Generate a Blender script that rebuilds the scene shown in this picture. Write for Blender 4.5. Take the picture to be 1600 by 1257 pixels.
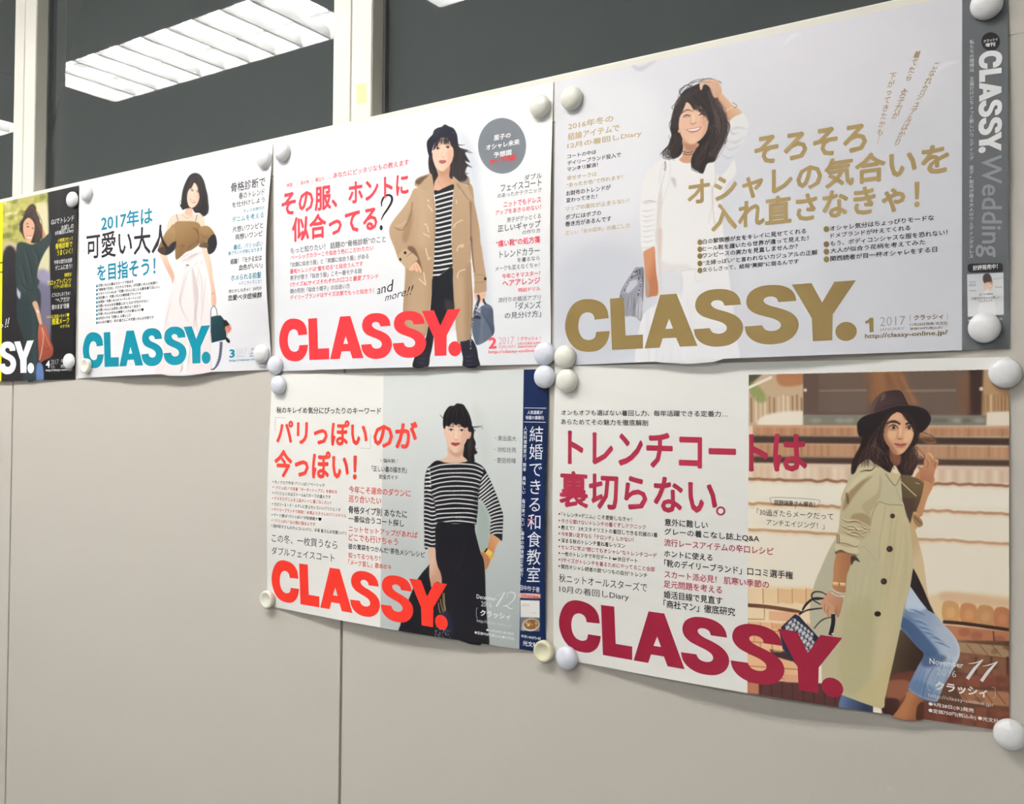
import bpy, bmesh, math, random
import numpy as np
from mathutils import Matrix, Vector
from mathutils.geometry import tessellate_polygon

for o in list(bpy.data.objects):
    bpy.data.objects.remove(o)
S = bpy.context.scene
COL = S.collection
rnd = random.Random(7)

# ------------------------------------------------------------------ camera
FPX = 1476.2111                       # focal length in pixels of the 1600 x 1257 frame
RX, RY, RZ = -0.019, 0.5793, 0.0084
Z0 = 1.516                            # height of the right lower poster's top edge above the floor
_cx, _sx, _cy, _sy, _cz, _sz = math.cos(RX), math.sin(RX), math.cos(RY), math.sin(RY), math.cos(RZ), math.sin(RZ)
_R = (np.array([[_cz, -_sz, 0], [_sz, _cz, 0], [0, 0, 1]]) @ np.array([[1, 0, 0], [0, _cx, -_sx], [0, _sx, _cx]])
      @ np.array([[_cy, 0, _sy], [0, 1, 0], [-_sy, 0, _cy]]))
# rows: camera right, down, forward in the world (x, depth, up)
RC = np.array([[r[0], r[2], -r[1]] for r in _R])
CAM = np.array([0.6138, -1.0393, Z0 - 0.0659])
cd = bpy.data.cameras.new('camera')
cd.sensor_fit = 'HORIZONTAL'
cd.sensor_width = 36.0
cd.lens = FPX * 36.0 / 1600.0
cd.clip_start = 0.02
cam = bpy.data.objects.new('camera', cd)
COL.objects.link(cam)
cam.matrix_world = Matrix(((RC[0][0], -RC[1][0], -RC[2][0], CAM[0]), (RC[0][1], -RC[1][1], -RC[2][1], CAM[1]),
                           (RC[0][2], -RC[1][2], -RC[2][2], CAM[2]), (0, 0, 0, 1)))
S.camera = cam

# ------------------------------------------------------------------ world and exposure
W = bpy.data.worlds.new('world')
S.world = W
W.use_nodes = True
W.node_tree.nodes['Background'].inputs[0].default_value = (0.9, 0.95, 1.0, 1)
W.node_tree.nodes['Background'].inputs[1].default_value = 0.0
S.view_settings.view_transform = 'Standard'
S.view_settings.look = 'None'
S.view_settings.exposure = 0.0
S.view_settings.gamma = 1.0
S.view_settings.use_curve_mapping = False
S.cycles.use_denoising = True
S.cycles.max_bounces = 8
TUBE_POWER = 97.0

# ------------------------------------------------------------------ helpers
def lin(c):
    return tuple(((v / 255.0) / 12.92 if v / 255.0 <= 0.04045 else ((v / 255.0 + 0.055) / 1.055) ** 2.4) for v in c)

def mat(name, rgb, rough=0.5, metal=0.0, spec=0.5, emit=0.0, noise=0.0, bump=0.0, scale=40.0):
    m = bpy.data.materials.new(name)
    m.use_nodes = True
    nt = m.node_tree
    b = nt.nodes['Principled BSDF']
    c = lin(rgb)
    b.inputs['Base Color'].default_value = (*c, 1)
    b.inputs['Roughness'].default_value = rough
    b.inputs['Metallic'].default_value = metal
    b.inputs['Specular IOR Level'].default_value = spec
    if emit:
        b.inputs['Emission Color'].default_value = (*c, 1)
        b.inputs['Emission Strength'].default_value = emit
    if noise or bump:
        tc = nt.nodes.new('ShaderNodeTexCoord')
        n = nt.nodes.new('ShaderNodeTexNoise')
        n.inputs['Scale'].default_value = scale
        n.inputs['Detail'].default_value = 5
        nt.links.new(tc.outputs['Object'], n.inputs['Vector'])
        if noise:
            r = nt.nodes.new('ShaderNodeValToRGB')
            r.color_ramp.elements[0].position = 0.3
            r.color_ramp.elements[1].position = 0.7
            r.color_ramp.elements[0].color = (*[v * (1 - noise) for v in c], 1)
            r.color_ramp.elements[1].color = (*[min(1, v * (1 + noise)) for v in c], 1)
            nt.links.new(n.outputs['Fac'], r.inputs['Fac'])
            nt.links.new(r.outputs['Color'], b.inputs['Base Color'])
        if bump:
            bp = nt.nodes.new('ShaderNodeBump')
            bp.inputs['Strength'].default_value = bump
            bp.inputs['Distance'].default_value = 0.001
            nt.links.new(n.outputs['Fac'], bp.inputs['Height'])
            nt.links.new(bp.outputs['Normal'], b.inputs['Normal'])
    return m

_m = {}
def ink(rgb):
    rgb = tuple(int(v) for v in rgb)
    if rgb not in _m:
        _m[rgb] = mat('ink_%d_%d_%d' % rgb, rgb, 0.42, spec=0.15)
    return _m[rgb]

def link(name, me, mats, parent=None, smooth=False, **props):
    o = bpy.data.objects.new(name, me)
    COL.objects.link(o)
    for m in (mats if isinstance(mats, (list, tuple)) else [mats]):
        me.materials.append(m)
    if smooth:
        for p in me.polygons:
            p.use_smooth = True
    if parent is not None:
        o.parent = parent
    for k, v in props.items():
        o[k] = v
    return o

def box_bm(bm, x0, x1, y0, y1, z0, z1, bev=0.0):
    r = bmesh.ops.create_cube(bm, size=1.0)
    for v in r['verts']:
        v.co = ((v.co.x + .5) * (x1 - x0) + x0, (v.co.y + .5) * (y1 - y0) + y0, (v.co.z + .5) * (z1 - z0) + z0)
    if bev:
        es = list({e for v in r['verts'] for e in v.link_edges})
        bmesh.ops.bevel(bm, geom=es, offset=bev, segments=2, affect='EDGES', profile=0.6)

def box(name, x0, x1, y0, y1, z0, z1, m, parent=None, bev=0.0, **props):
    bm = bmesh.new()
    box_bm(bm, x0, x1, y0, y1, z0, z1, bev)
    me = bpy.data.meshes.new(name)
    bm.to_mesh(me)
    bm.free()
    return link(name, me, m, parent, **props)

def rays(p):
    p = np.atleast_2d(np.asarray(p, float))
    d = np.c_[(p[:, 0] - 800) / FPX, (p[:, 1] - 628.5) / FPX, np.ones(len(p))]
    return d @ RC

def on_wall(p, y=0.0):
    d = rays(p)
    t = (y - CAM[1]) / d[:, 1]
    return CAM + d * t[:, None]

def project(X):
    q = (np.atleast_2d(X) - CAM) @ RC.T
    return np.c_[FPX * q[:, 0] / q[:, 2] + 800, FPX * q[:, 1] / q[:, 2] + 628.5]

def homography(src, dst):
    A = []
    for (x, y), (u, v) in zip(src, dst):
        A.append([x, y, 1, 0, 0, 0, -u * x, -u * y, -u])
        A.append([0, 0, 0, x, y, 1, -v * x, -v * y, -v])
    return np.linalg.svd(np.array(A, float))[2][-1].reshape(3, 3)

def happ(H, p):
    p = np.atleast_2d(np.asarray(p, float))
    q = np.c_[p, np.ones(len(p))] @ H.T
    return q[:, :2] / q[:, 2:3]

# close-up crops of the posters: origin x, y and scale, used as drawing frames
CR = dict(px=(0, 0, 1), a1=(0, 290, 4.054), a5=(0, 280, 3.636), b=(120, 290, 7.856), c=(130, 420, 7.394), d=(220, 250, 6.985),
          e=(220, 400, 6.287), f=(330, 230, 6.615), g=(330, 400, 5.714), h=(425, 240, 6.616), i=(430, 360, 5.237),
          j=(590, 180, 6.285), k=(590, 370, 5.714), l=(740, 170, 5.714), m=(740, 380, 5.237), n=(870, 160, 5.714),
          o=(870, 360, 5.7125), p=(1000, 110, 5.238), q=(1070, 170, 3.636), r=(1080, 320, 3.81), s=(1490, 0, 4.19),
          t=(1480, 280, 3.4917), u=(410, 580, 6.154), v=(410, 740, 6.154), w=(400, 860, 5.0), x=(640, 610, 5.714),
          y=(640, 790, 5.465), z=(790, 560, 4.656), A=(780, 800, 4.835), B=(860, 580, 4.706), C=(860, 780, 6.984),
          D=(1020, 780, 5.517), E=(860, 920, 3.333), F=(1160, 570, 3.636), G=(1300, 590, 5.986), H=(1160, 780, 3.1425),
          I=(1240, 780, 6.667), J=(1180, 920, 6.983), K=(1340, 900, 5.028), z3=(850, 0, 4.0), z4=(1200, 0, 4.0), z2=(400, 0, 3.2))

def cv(cr, pts):
    x0, y0, s = CR[cr]
    return [(x0 + a / s, y0 + b / s) for a, b in pts]

# ------------------------------------------------------------------ structure: the partition wall and the room
M_STEEL = mat('painted_steel', (201, 195, 185), 0.38, noise=0.012, bump=0.05, scale=260, spec=0.4)
M_FRAME = mat('frame_enamel', (238, 234, 222), 0.35)
M_REVEAL = mat('frame_side', (196, 193, 180), 0.45)
M_GASKET = mat('gasket', (70, 72, 70), 0.5)
M_GLASS = mat('night_glass', (62, 67, 67), 0.012, spec=0.5)
M_GLASS.node_tree.nodes['Principled BSDF'].inputs['IOR'].default_value = 1.8
M_CEIL = mat('ceiling_tile', (225, 228, 226), 0.9)
M_WALL = mat('plaster', (215, 214, 210), 0.9)
M_FLOOR = mat('floor_carpet', (120, 121, 124), 0.95, noise=0.15, scale=90)
M_WHITE = mat('lamp_enamel', (245, 245, 242), 0.35)
M_TUBE = mat('tube_glow', (254, 252, 250), 0.5, emit=TUBE_POWER)

M_LOUVER = bpy.data.materials.new('louver_opal')
M_LOUVER.use_nodes = True
_n = M_LOUVER.node_tree
_d, _t, _a = _n.nodes.new('ShaderNodeBsdfDiffuse'), _n.nodes.new('ShaderNodeBsdfTranslucent'), _n.nodes.new('ShaderNodeMixShader')
for _q in (_d, _t):
    _q.inputs['Color'].default_value = (.93, .93, .92, 1)
_n.links.new(_d.outputs[0], _a.inputs[1])
_n.links.new(_t.outputs[0], _a.inputs[2])
_n.links.new(_a.outputs[0], _n.nodes['Material Output'].inputs['Surface'])
XL, XR, YB, ZC = -5.6, 4.6, -5.2, 2.70
box('floor', XL, XR, YB, 0.1, -0.05, 0, M_FLOOR, kind='structure')
box('wall_left', XL - .1, XL, YB, 0.1, 0, ZC, M_WALL, kind='structure')
box('wall_right', XR, XR + .1, YB, 0.1, 0, ZC, M_WALL, kind='structure')
box('wall_back', XL, XR, YB - .1, YB, 0, ZC, M_WALL, kind='structure')
GROOVES = [-3.9050, -3.0185, -2.132, -1.2455, -.359]
WEND = .48
SEAMS = [-1.2655 - 1.8, -1.2655 - 0.901, -1.2655, -0.3645, 0.5370, 1.438, 2.339]
RAIL0, RAIL1 = Z0 + 0.318, Z0 + 0.3785
# backing of the wall behind the panels
wall = box('wall_front', XL, XR, 0.006, 0.06, 0, RAIL0, mat('seam_shadow', (120, 118, 112), 0.8), kind='structure')
edges = [XL] + SEAMS + [XR]
for a, b in zip(edges[:-1], edges[1:]):
    box('wall_panel', a + .0024, b - .0024, 0.0, 0.012, 0.09, RAIL0 - .0005, M_STEEL, wall, bev=0.0012 if a < 0 else 0)
box('baseboard_front', XL, XR, -.004, 0.02, 0, 0.088, M_GASKET, kind='structure')
rail = box('trim_1', XL, WEND, 0.0, 0.035, RAIL0, RAIL1, M_FRAME, kind='structure', bev=0.0015)
box('trim_2', XL, WEND, 0.0, 0.035, ZC - .06, ZC, M_FRAME, kind='structure')
box('trim_9', WEND - .036, WEND - .001, 0.0, 0.045, RAIL1, ZC - .06, M_FRAME, kind='structure', bev=.0012)
side = box('wall_front_side', WEND, XR, 0.006, 0.06, RAIL0, ZC, mat('seam_shadow_side', (120, 118, 112), 0.8), kind='structure')
for a, b in zip([WEND] + SEAMS[4:], SEAMS[4:] + [XR]):
    box('wall_panel', a + .0005, b - .0024, 0.0, 0.012, RAIL0 - .0005, ZC, M_STEEL, side)
for i, gx in enumerate(GROOVES):
    bm = bmesh.new()
    box_bm(bm, gx - .036, gx - .0016, 0.0, 0.045, RAIL1 - .001, ZC - .058, 0.0012)
    box_bm(bm, gx + .0016, gx + .040, 0.0, 0.045, RAIL1 - .001, ZC - .058, 0.0012)
    me = bpy.data.meshes.new('trim')
    bm.to_mesh(me)
    bm.free()
    t = link('trim_%d' % (i + 3), me, M_FRAME, kind='structure')
    box('groove', gx - .002, gx + .002, 0.003, 0.03, RAIL1, ZC - .06, M_REVEAL, t)
    box('side_strip', gx + .0402, gx + .0412, 0.002, 0.034, RAIL1, ZC - .06, M_REVEAL, t)
    box('gasket', gx + .0405, gx + .0465, 0.024, 0.034, RAIL1, ZC - .06, M_GASKET, t)
    box('gasket', gx - .0425, gx - .0365, 0.024, 0.034, RAIL1, ZC - .06, M_GASKET, t)
for i, (a, b) in enumerate(zip([XL] + GROOVES, GROOVES + [WEND])):
    wdw = box('window_%d' % (i + 1), a, b, 0.032, 0.038, RAIL1 - .01, ZC - .05, M_GLASS, kind='structure')

# ceiling: boards with thin joints, lamps recessed in a row along the wall, added fill row behind
FX = [(-4.70, -3.37), (-2.763, -1.43), (-1.14, 0.19)]
FX_FILL = [(-2.763, -1.43), (-1.14, 0.19), (0.48, 1.81), (2.10, 3.43)]  # rear row: unseen lamps added to fill the right and lower wall
FY = [(-3.855, -3.50), (-1.155, -0.80)]
ce = bpy.data.objects.new('ceiling', None)
COL.objects.link(ce)
ce['kind'] = 'structure'
def strips(lo, hi, holes):
    out, c = [], lo
    for a, b in holes:
        out.append((c, a))
        c = b
    out.append((c, hi))
    return out
for (y0, y1) in strips(YB, 0.1, FY):
    n = 11
    for q in range(n):
        xa, xb = XL + (XR - XL) * q / n, XL + (XR - XL) * (q + 1) / n
        box('ceiling_board', xa + .0015, xb - .0015, y0, y1, ZC, ZC + .02, M_CEIL, ce)
for (y0, y1), fx in zip(FY, (FX_FILL, FX)):
    for (xa, xb) in strips(XL, XR, fx):
        box('ceiling_board', xa, xb, y0, y1, ZC, ZC + .02, M_CEIL, ce)
box('ceiling_slab', XL, XR, YB, .1, ZC + .13, ZC + .15, M_WALL, ce)

def lamp(x0, x1, y0, y1, label):
    r = bpy.data.objects.new('ceiling_lamp', None)
    COL.objects.link(r)
    r.location = ((x0 + x1) / 2, (y0 + y1) / 2, ZC)
    r['label'] = label
    r['category'] = 'ceiling lamp'
    r['group'] = 'fluorescent ceiling lamps of the room'
    w, d = (x1 - x0) / 2 - .001, (y1 - y0) / 2 - .001
    bm = bmesh.new()
    box_bm(bm, -w, w, -d, d, .088, .094)
    box_bm(bm, -w, -w + .004, -d, d, 0, .09)
    box_bm(bm, w - .004, w, -d, d, 0, .09)
    box_bm(bm, -w, w, -d, -d + .004, 0, .09)
    box_bm(bm, -w, w, d - .004, d, 0, .09)
    me = bpy.data.meshes.new('housing')
    bm.to_mesh(me)
    bm.free()
    link('housing', me, M_WHITE, r)
    nb = int(round((x1 - x0) / .13))
    for k in range(1, nb):
        xx = -w + k * .13
        if xx > w - .03:
            break
        bm = bmesh.new()
        vs = [(xx - .0002, .034), (xx + .0002, .034), (xx + .006, .072), (xx - .006, .072)]
        a = [bm.verts.new((p, -d + .005, .106 - q)) for p, q in vs]
        b = [bm.verts.new((p, d - .005, .106 - q)) for p, q in vs]
        bm.faces.new(a[::-1]); bm.faces.new(b)
        for t in range(4):
            bm.faces.new((a[t], a[(t + 1) % 4], b[(t + 1) % 4], b[t]))
        for v in bm.verts:
            v.co.z = .034 + (v.co.z - .034) * .95 - .030
        me = bpy.data.meshes.new('louver_blade')
        bm.to_mesh(me)
        bm.free()
        link('louver_blade', me, M_LOUVER, r)
    for yy in (-d * .47, d * .47):
        bm = bmesh.new()
        bmesh.ops.create_cone(bm, cap_ends=True, segments=10, radius1=.0155, radius2=.0155, depth=2 * w - .06,
                              matrix=Matrix.Translation((0, yy, .066)) @ Matrix.Rotation(math.pi / 2, 4, 'Y'))
        me = bpy.data.meshes.new('tube')
        bm.to_mesh(me)
        bm.free()
        link('tube', me, M_TUBE, r)
for (x0, x1), lb in zip(FX, ('recessed louvered ceiling lamp mirrored at the left edge of the window glass',
                             'recessed louvered ceiling lamp mirrored large in the left window pane',
                             'recessed louvered ceiling lamp whose corner shows at the top of the right pane')):
    lamp(x0, x1, FY[1][0], FY[1][1], lb)
for (x0, x1), lb in zip(FX_FILL, ('farthest left', 'second from the left', 'third from the left', 'farthest right')):
    lamp(x0, x1, FY[0][0], FY[0][1], 'unseen louvered ceiling lamp added for fill light, rear row, ' + lb)

# masking tape left on the mullion
bm = bmesh.new()
tp = on_wall([(557, 131), (572, 130), (573, 158), (569, 162), (564, 160), (560, 164), (557, 163)], -0.0003)
vs = [bm.verts.new(p) for p in tp]
f = bm.faces.new(vs)
ex = bmesh.ops.extrude_face_region(bm, geom=[f])
for v in ex['geom']:
    if isinstance(v, bmesh.types.BMVert):
        v.co.y += .0002
me = bpy.data.meshes.new('tape_scrap')
bm.to_mesh(me)
bm.free()
link('tape_scrap', me, mat('old_tape', (240, 228, 165), 0.5), label='scrap of yellowed tape stuck on the white window mullion', category='tape')

# ------------------------------------------------------------------ the printed artwork (paint layer)
SC = 2.0
OX, OY = 120, 70
BW, BH = int((1600 + OX + 30) * SC), int((1257 + OY) * SC)
BUF = np.empty((BH, BW, 3), np.float32)
BUF[:] = 235.0

def toB(pts):
    a = np.asarray(pts, float)
    return (a + [OX, OY]) * SC

def crom(pts, closed=True, n=6):
    P = np.asarray(pts, float)
    N = len(P)
    if N < 3:
        return P
    out = []
    rng = range(N) if closed else range(N - 1)
    for i in rng:
        p0 = P[(i - 1) % N] if closed or i > 0 else P[i]
        p1, p2 = P[i], P[(i + 1) % N]
        p3 = P[(i + 2) % N] if closed or i + 2 < N else P[(i + 1) % N]
        t = np.linspace(0, 1, n, endpoint=False)[:, None]
        out.append(0.5 * (2 * p1 + (p2 - p0) * t + (2 * p0 - 5 * p1 + 4 * p2 - p3) * t ** 2 + (3 * p1 - p0 - 3 * p2 + p3) * t ** 3))
    if not closed:
        out.append(P[-1:])
    return np.vstack(out)

def raster(P, x0, y0, w, h, ss=3):
    """coverage of polygon P (buffer coordinates) over a w x h window, even-odd scanlines"""
    acc = np.zeros((h * ss, w), np.float32)
    ys = y0 + (np.arange(h * ss) + .5) / ss
    A = P
    B = np.roll(P, -1, 0)
    lo = np.minimum(A[:, 1], B[:, 1])
    hi = np.maximum(A[:, 1], B[:, 1])
    for r, yy in enumerate(ys):
        k = (lo <= yy) & (hi > yy)
        if not k.any():
            continue
        a, b = A[k], B[k]
        xs = np.sort(a[:, 0] + (yy - a[:, 1]) / (b[:, 1] - a[:, 1]) * (b[:, 0] - a[:, 0])) - x0
        row = acc[r]
        for q in range(0, len(xs) - 1, 2):
            s, e = max(xs[q], 0.0), min(xs[q + 1], float(w))
            if e <= s:
                continue
            i0, i1 = int(s), min(int(e), w - 1)
            if i0 == i1:
                row[i0] += e - s
            else:
                row[i0] += i0 + 1 - s
                row[i0 + 1:i1] += 1
                row[i1] += e - i1
    return np.clip(acc.reshape(h, ss, w).mean(1), 0, 1)

def blur(a, s):
    if s <= 0.15:
        return a
    r = max(1, int(s * 3))
    k = np.exp(-np.arange(-r, r + 1) ** 2 / (2 * s * s))
    k /= k.sum()
    p = np.pad(a, ((r, r), (0, 0)), mode='edge')
    a = sum(k[i] * p[i:i + a.shape[0]] for i in range(2 * r + 1))
    p = np.pad(a, ((0, 0), (r, r)), mode='edge')
    return sum(k[i] * p[:, i:i + a.shape[1]] for i in range(2 * r + 1)).astype(np.float32)

CLIP = []
def window(P, m):
    x0, y0 = max(int(P[:, 0].min() - m), 0), max(int(P[:, 1].min() - m), 0)
    x1, y1 = min(int(P[:, 0].max() + m) + 1, BW), min(int(P[:, 1].max() + m) + 1, BH)
    return x0, y0, x1 - x0, y1 - y0

def clipmask(x0, y0, w, h):
    m = None
    for P in CLIP:
        c = raster(P, x0, y0, w, h, 2)
        m = c if m is None else m * c
    return m

def blend(x0, y0, M, col):
    w, h = M.shape[1], M.shape[0]
    c = clipmask(x0, y0, w, h)
    if c is not None:
        M = M * c
    reg = BUF[y0:y0 + h, x0:x0 + w]
    reg += (np.asarray(col, np.float32) - reg) * M[..., None]

def poly(cr, pts, col, soft=0.35, smooth=True, alpha=1.0, grad=None):
    """filled shape; grad = (second colour, from point, to point) in the same crop"""
    P = toB(cv(cr, pts)) if cr else toB(pts)
    if smooth:
        P = crom(P)
    s = soft * SC
    x0, y0, w, h = window(P, s * 3 + 2)
    if w < 1 or h < 1:
        return
    M = blur(raster(P, x0, y0, w, h), s) * alpha
    if grad:
        g = toB(cv(cr, grad[1:])) if cr else toB(grad[1:])
        d = g[1] - g[0]
        yy, xx = np.mgrid[y0:y0 + h, x0:x0 + w]
        t = np.clip(((xx - g[0][0]) * d[0] + (yy - g[0][1]) * d[1]) / (d @ d), 0, 1)[..., None]
        col = np.asarray(col, np.float32) * (1 - t) + np.asarray(grad[0], np.float32) * t
    blend(x0, y0, M, col)

def stroke(cr, pts, wd, col, soft=0.25, alpha=1.0, smooth=True, sc=True):
    """tapered stroke: wd = width or (start, mid, end) in crop units"""
    P = toB(cv(cr, pts))
    if smooth and len(P) > 2:
        P = crom(P, False, 5)
    s = (SC / CR[cr][2]) if sc else SC
    n = len(P)
    if isinstance(wd, (int, float)):
        ws = np.full(n, wd * s / 2)
    else:
        ws = np.interp(np.linspace(0, 1, n), np.linspace(0, 1, len(wd)), wd) * s / 2
    T = np.gradient(P, axis=0)
    T /= np.maximum(np.linalg.norm(T, axis=1, keepdims=True), 1e-6)
    N = np.c_[-T[:, 1], T[:, 0]] * ws[:, None]
    Q = np.vstack([P + N, (P - N)[::-1]])
    x0, y0, w, h = window(Q, soft * SC * 3 + 2)
    if w < 1 or h < 1:
        return
    blend(x0, y0, blur(raster(Q, x0, y0, w, h), soft * SC) * alpha, col)

def strands(cr, ga, gb, n, cols, wd=3, alpha=.8, jit=4, soft=.2, wav=0):
    """hair or folds: strokes interpolated between two guide curves"""
    ga, gb = np.asarray(ga, float), np.asarray(gb, float)
    for i in range(n):
        t = rnd.random()
        g = ga * (1 - t) + gb * t + np.array([[rnd.gauss(0, jit), rnd.gauss(0, jit)] for _ in ga])
        if wav:
            g = crom(g, False, 4)
            T_ = np.gradient(g, axis=0)
            T_ /= np.maximum(np.linalg.norm(T_, axis=1, keepdims=True), 1e-6)
            ph, fq = rnd.random() * 6.28, 2.2 + rnd.random() * 2.4
            g = g + np.c_[-T_[:, 1], T_[:, 0]] * (wav * np.sin(ph + fq * np.linspace(0, 3.14, len(g))))[:, None]
        stroke(cr, [tuple(p) for p in g], (wd * .4, wd, wd * .3), rnd.choice(cols), soft, alpha * (.6 + .4 * rnd.random()))

def ell(cr, cx, cy, rx, ry, col, soft=.3, alpha=1.0, rot=0.0):
    c, s = math.cos(rot), math.sin(rot)
    poly(cr, [(cx + rx * math.cos(t) * c - ry * math.sin(t) * s, cy + rx * math.cos(t) * s + ry * math.sin(t) * c)
              for t in [k * math.pi / 8 for k in range(16)]], col, soft, True, alpha)

class clip:
    def __init__(self, cr, pts, smooth=True):
        P = toB(cv(cr, pts)) if cr else toB(pts)
        self.P = crom(P) if smooth else P
    def __enter__(self):
        CLIP.append(self.P)
    def __exit__(self, *a):
        CLIP.pop()

SK = (228, 188, 160)
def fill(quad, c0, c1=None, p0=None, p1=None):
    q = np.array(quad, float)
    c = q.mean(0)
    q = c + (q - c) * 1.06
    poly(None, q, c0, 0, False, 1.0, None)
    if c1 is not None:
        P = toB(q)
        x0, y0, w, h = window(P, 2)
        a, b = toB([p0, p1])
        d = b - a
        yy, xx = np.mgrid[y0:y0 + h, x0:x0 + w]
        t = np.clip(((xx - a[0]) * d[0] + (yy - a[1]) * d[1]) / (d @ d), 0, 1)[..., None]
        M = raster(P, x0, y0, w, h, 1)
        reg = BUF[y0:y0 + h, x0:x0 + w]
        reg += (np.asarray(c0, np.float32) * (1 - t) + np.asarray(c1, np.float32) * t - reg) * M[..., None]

# ---- right lower poster: trench coat on brick steps
def art_trench():
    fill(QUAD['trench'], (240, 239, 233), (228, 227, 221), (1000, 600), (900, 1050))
    with clip('px', [(1170, 586), (1590, 577), (1590, 1180), (1168, 1100)], False):
        poly('px', [(1160, 570), (1600, 560), (1600, 1180), (1160, 1180)], (244, 234, 214), 0, False)
        # left railing, foliage and pale blocks
        poly('F', [(30, 40), (350, 40), (350, 360), (30, 360)], (196, 170, 138), 2, False)
        poly('F', [(30, 50), (110, 50), (60, 100), (30, 130)], (70, 72, 52), 1.2)
        poly('F', [(200, 50), (340, 45), (345, 110), (220, 120)], (168, 116, 78), 1.5)
        for x in range(50, 340, 26):
            stroke('F', [(x, 170 + rnd.random() * 20), (x + 2, 330)], 9, rnd.choice([(226, 205, 170), (120, 84, 58), (150, 112, 80), (238, 224, 196)]), .8, .8)
        poly('F', [(45, 100), (100, 130), (140, 200), (90, 215), (45, 160)], (120, 138, 70), 1.6, True, .7)
        stroke('F', [(34, 132), (168, 70)], 16, (238, 228, 214), .5)
        poly('F', [(135, 285), (350, 265), (360, 340), (100, 350)], (242, 232, 214), 1.5)
        poly('F', [(30, 350), (140, 350), (140, 650), (30, 640)], (232, 214, 186), 1.5, False)
        # double door
        poly('F', [(345, 40), (1385, 20), (1385, 300), (345, 290)], (84, 66, 57), .8, False, 1, ((98, 80, 68), (345, 50), (1200, 280)))
        for (xa, xb) in ((435, 705), (918, 1215)):
            poly('F', [(xa, 48), (xb, 44), (xb, 142), (xa, 146)], (96, 78, 66), .8, False)
            poly('F', [(xa, 160), (xb, 158), (xb, 268), (xa, 268)], (96, 80, 70), .8, False)
            stroke('F', [(xa, 150), (xb, 146)], 13, (128, 112, 100), .9, .9)
        poly('F', [(715, 30), (905, 26), (930, 140), (1000, 232), (740, 220), (725, 120)], (140, 94, 60), 5, True, .75)
        strands('F', [(730, 40), (745, 200)], [(890, 40), (980, 225)], 26, [(176, 122, 78), (96, 64, 44), (120, 80, 54)], 12, .5, 10, 1.4)
        stroke('F', [(815, 40), (840, 150)], 22, (98, 66, 46), 2.5, .5)
        stroke('F', [(900, 60), (985, 225)], 12, (168, 116, 74), 2, .6)
        poly('F', [(1290, 20), (1370, 20), (1355, 290), (1280, 290)], (52, 34, 30), 2, False)
        poly('F', [(1225, 60), (1290, 60), (1300, 280), (1225, 280)], (112, 78, 56), 2, False, .7)
        poly('F', [(1370, 20), (1600, 20), (1600, 360), (1360, 340)], (176, 142, 104), 1.5, False)
        for x in range(1372, 1560, 20):
            stroke('F', [(x, 170), (x + 1, 270)], 8, rnd.choice([(232, 208, 170), (110, 76, 50), (140, 104, 72)]), .7, .8)
        poly('F', [(1390, 270), (1600, 262), (1600, 350), (1380, 345)], (236, 224, 204), 1.2, False)
        ell('F', 357, 145, 10, 10, (232, 214, 190), .8)
        ell('F', 1357, 138, 12, 12, (222, 200, 176), .8)
        # threshold and steps
        poly('F', [(345, 285), (1385, 288), (1385, 348), (345, 350)], (122, 118, 106), 1.2, False)
        for x in range(360, 1380, 60):
            ell('F', x + rnd.random() * 30, 318, 30, 14, rnd.choice([(150, 152, 140), (96, 92, 84), (132, 124, 110)]), 1.8, .8)
        def band(xa, xb, ya, yb, c, s=.9, dl=0.0):
            poly('F', [(xa, ya), (xb, ya + dl), (xb, yb + dl), (xa, yb)], c, s, False)
        band(60, 1600, 345, 402, (178, 132, 100), 1, 8)
        band(60, 1600, 402, 448, (62, 46, 38), 1.6, 14)
        band(60, 1600, 448, 520, (184, 142, 108), 1, 20)
        band(60, 1600, 520, 560, (70, 50, 40), 1.6, 22)
        band(60, 1600, 560, 652, (226, 202, 176), 1.2, 26)
        for x in range(70, 1600, 38):
            for (ya, yb) in ((350, 402), (452, 518)):
                stroke('F', [(x, ya + x * .006), (x, yb + x * .008)], 14, rnd.choice([(206, 160, 122), (150, 104, 78), (190, 150, 120), (164, 116, 86)]), 1, .5)
            stroke('F', [(x, 575 + x * .018), (x, 645 + x * .018)], 24, rnd.choice([(240, 222, 198), (214, 178, 150), (246, 234, 214)]), 1.5, .5)
        poly('F', [(60, 345), (1600, 352), (1600, 365), (60, 358)], (206, 164, 128), 1, False, .7)
        band(30, 1600, 668, 780, (246, 238, 220), 1, 34)
        for (ya, yb, c) in ((652, 36, (132, 84, 60)), (788, 62, (178, 128, 90)), (936, 84, (190, 144, 102))):
            pts = [(x, ya + (x - 30) * yb / 1480 + rnd.gauss(0, 2.5)) for x in range(30, 1620, 30)]
            stroke('F', pts, 17, c, .8, .9, False)
            stroke('F', [(x, y + 14 + rnd.gauss(0, 3)) for x, y in pts], 12, (232, 206, 172), 1.2, .6, False)
        # lower brick courses, left
        poly('H', [(20, 430), (340, 430), (340, 620), (20, 600)], (240, 216, 178), 2, False)
        for x in (30, 106, 180, 250, 318):
            poly('H', [(x, 440), (x + 64, 446), (x + 64, 518), (x, 508)], rnd.choice([(238, 206, 160), (228, 186, 138), (240, 212, 172)]), .5, False, .9)
            stroke('H', [(x - 5, 440), (x - 4, 515)], 4, (150, 106, 70), .4, .8)
        stroke('H', [(20, 522), (120, 530), (240, 548), (290, 560)], 18, (96, 58, 40), .5)
        stroke('H', [(108, 540), (108, 592), (20, 590)], 4, (140, 100, 70), .3, .9, False)
        poly('H', [(130, 550), (280, 560), (240, 604), (130, 596)], (226, 178, 138), .5, False)
        poly('H', [(20, 600), (340, 620), (340, 960), (20, 960)], (228, 182, 138), 1, False)
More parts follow.
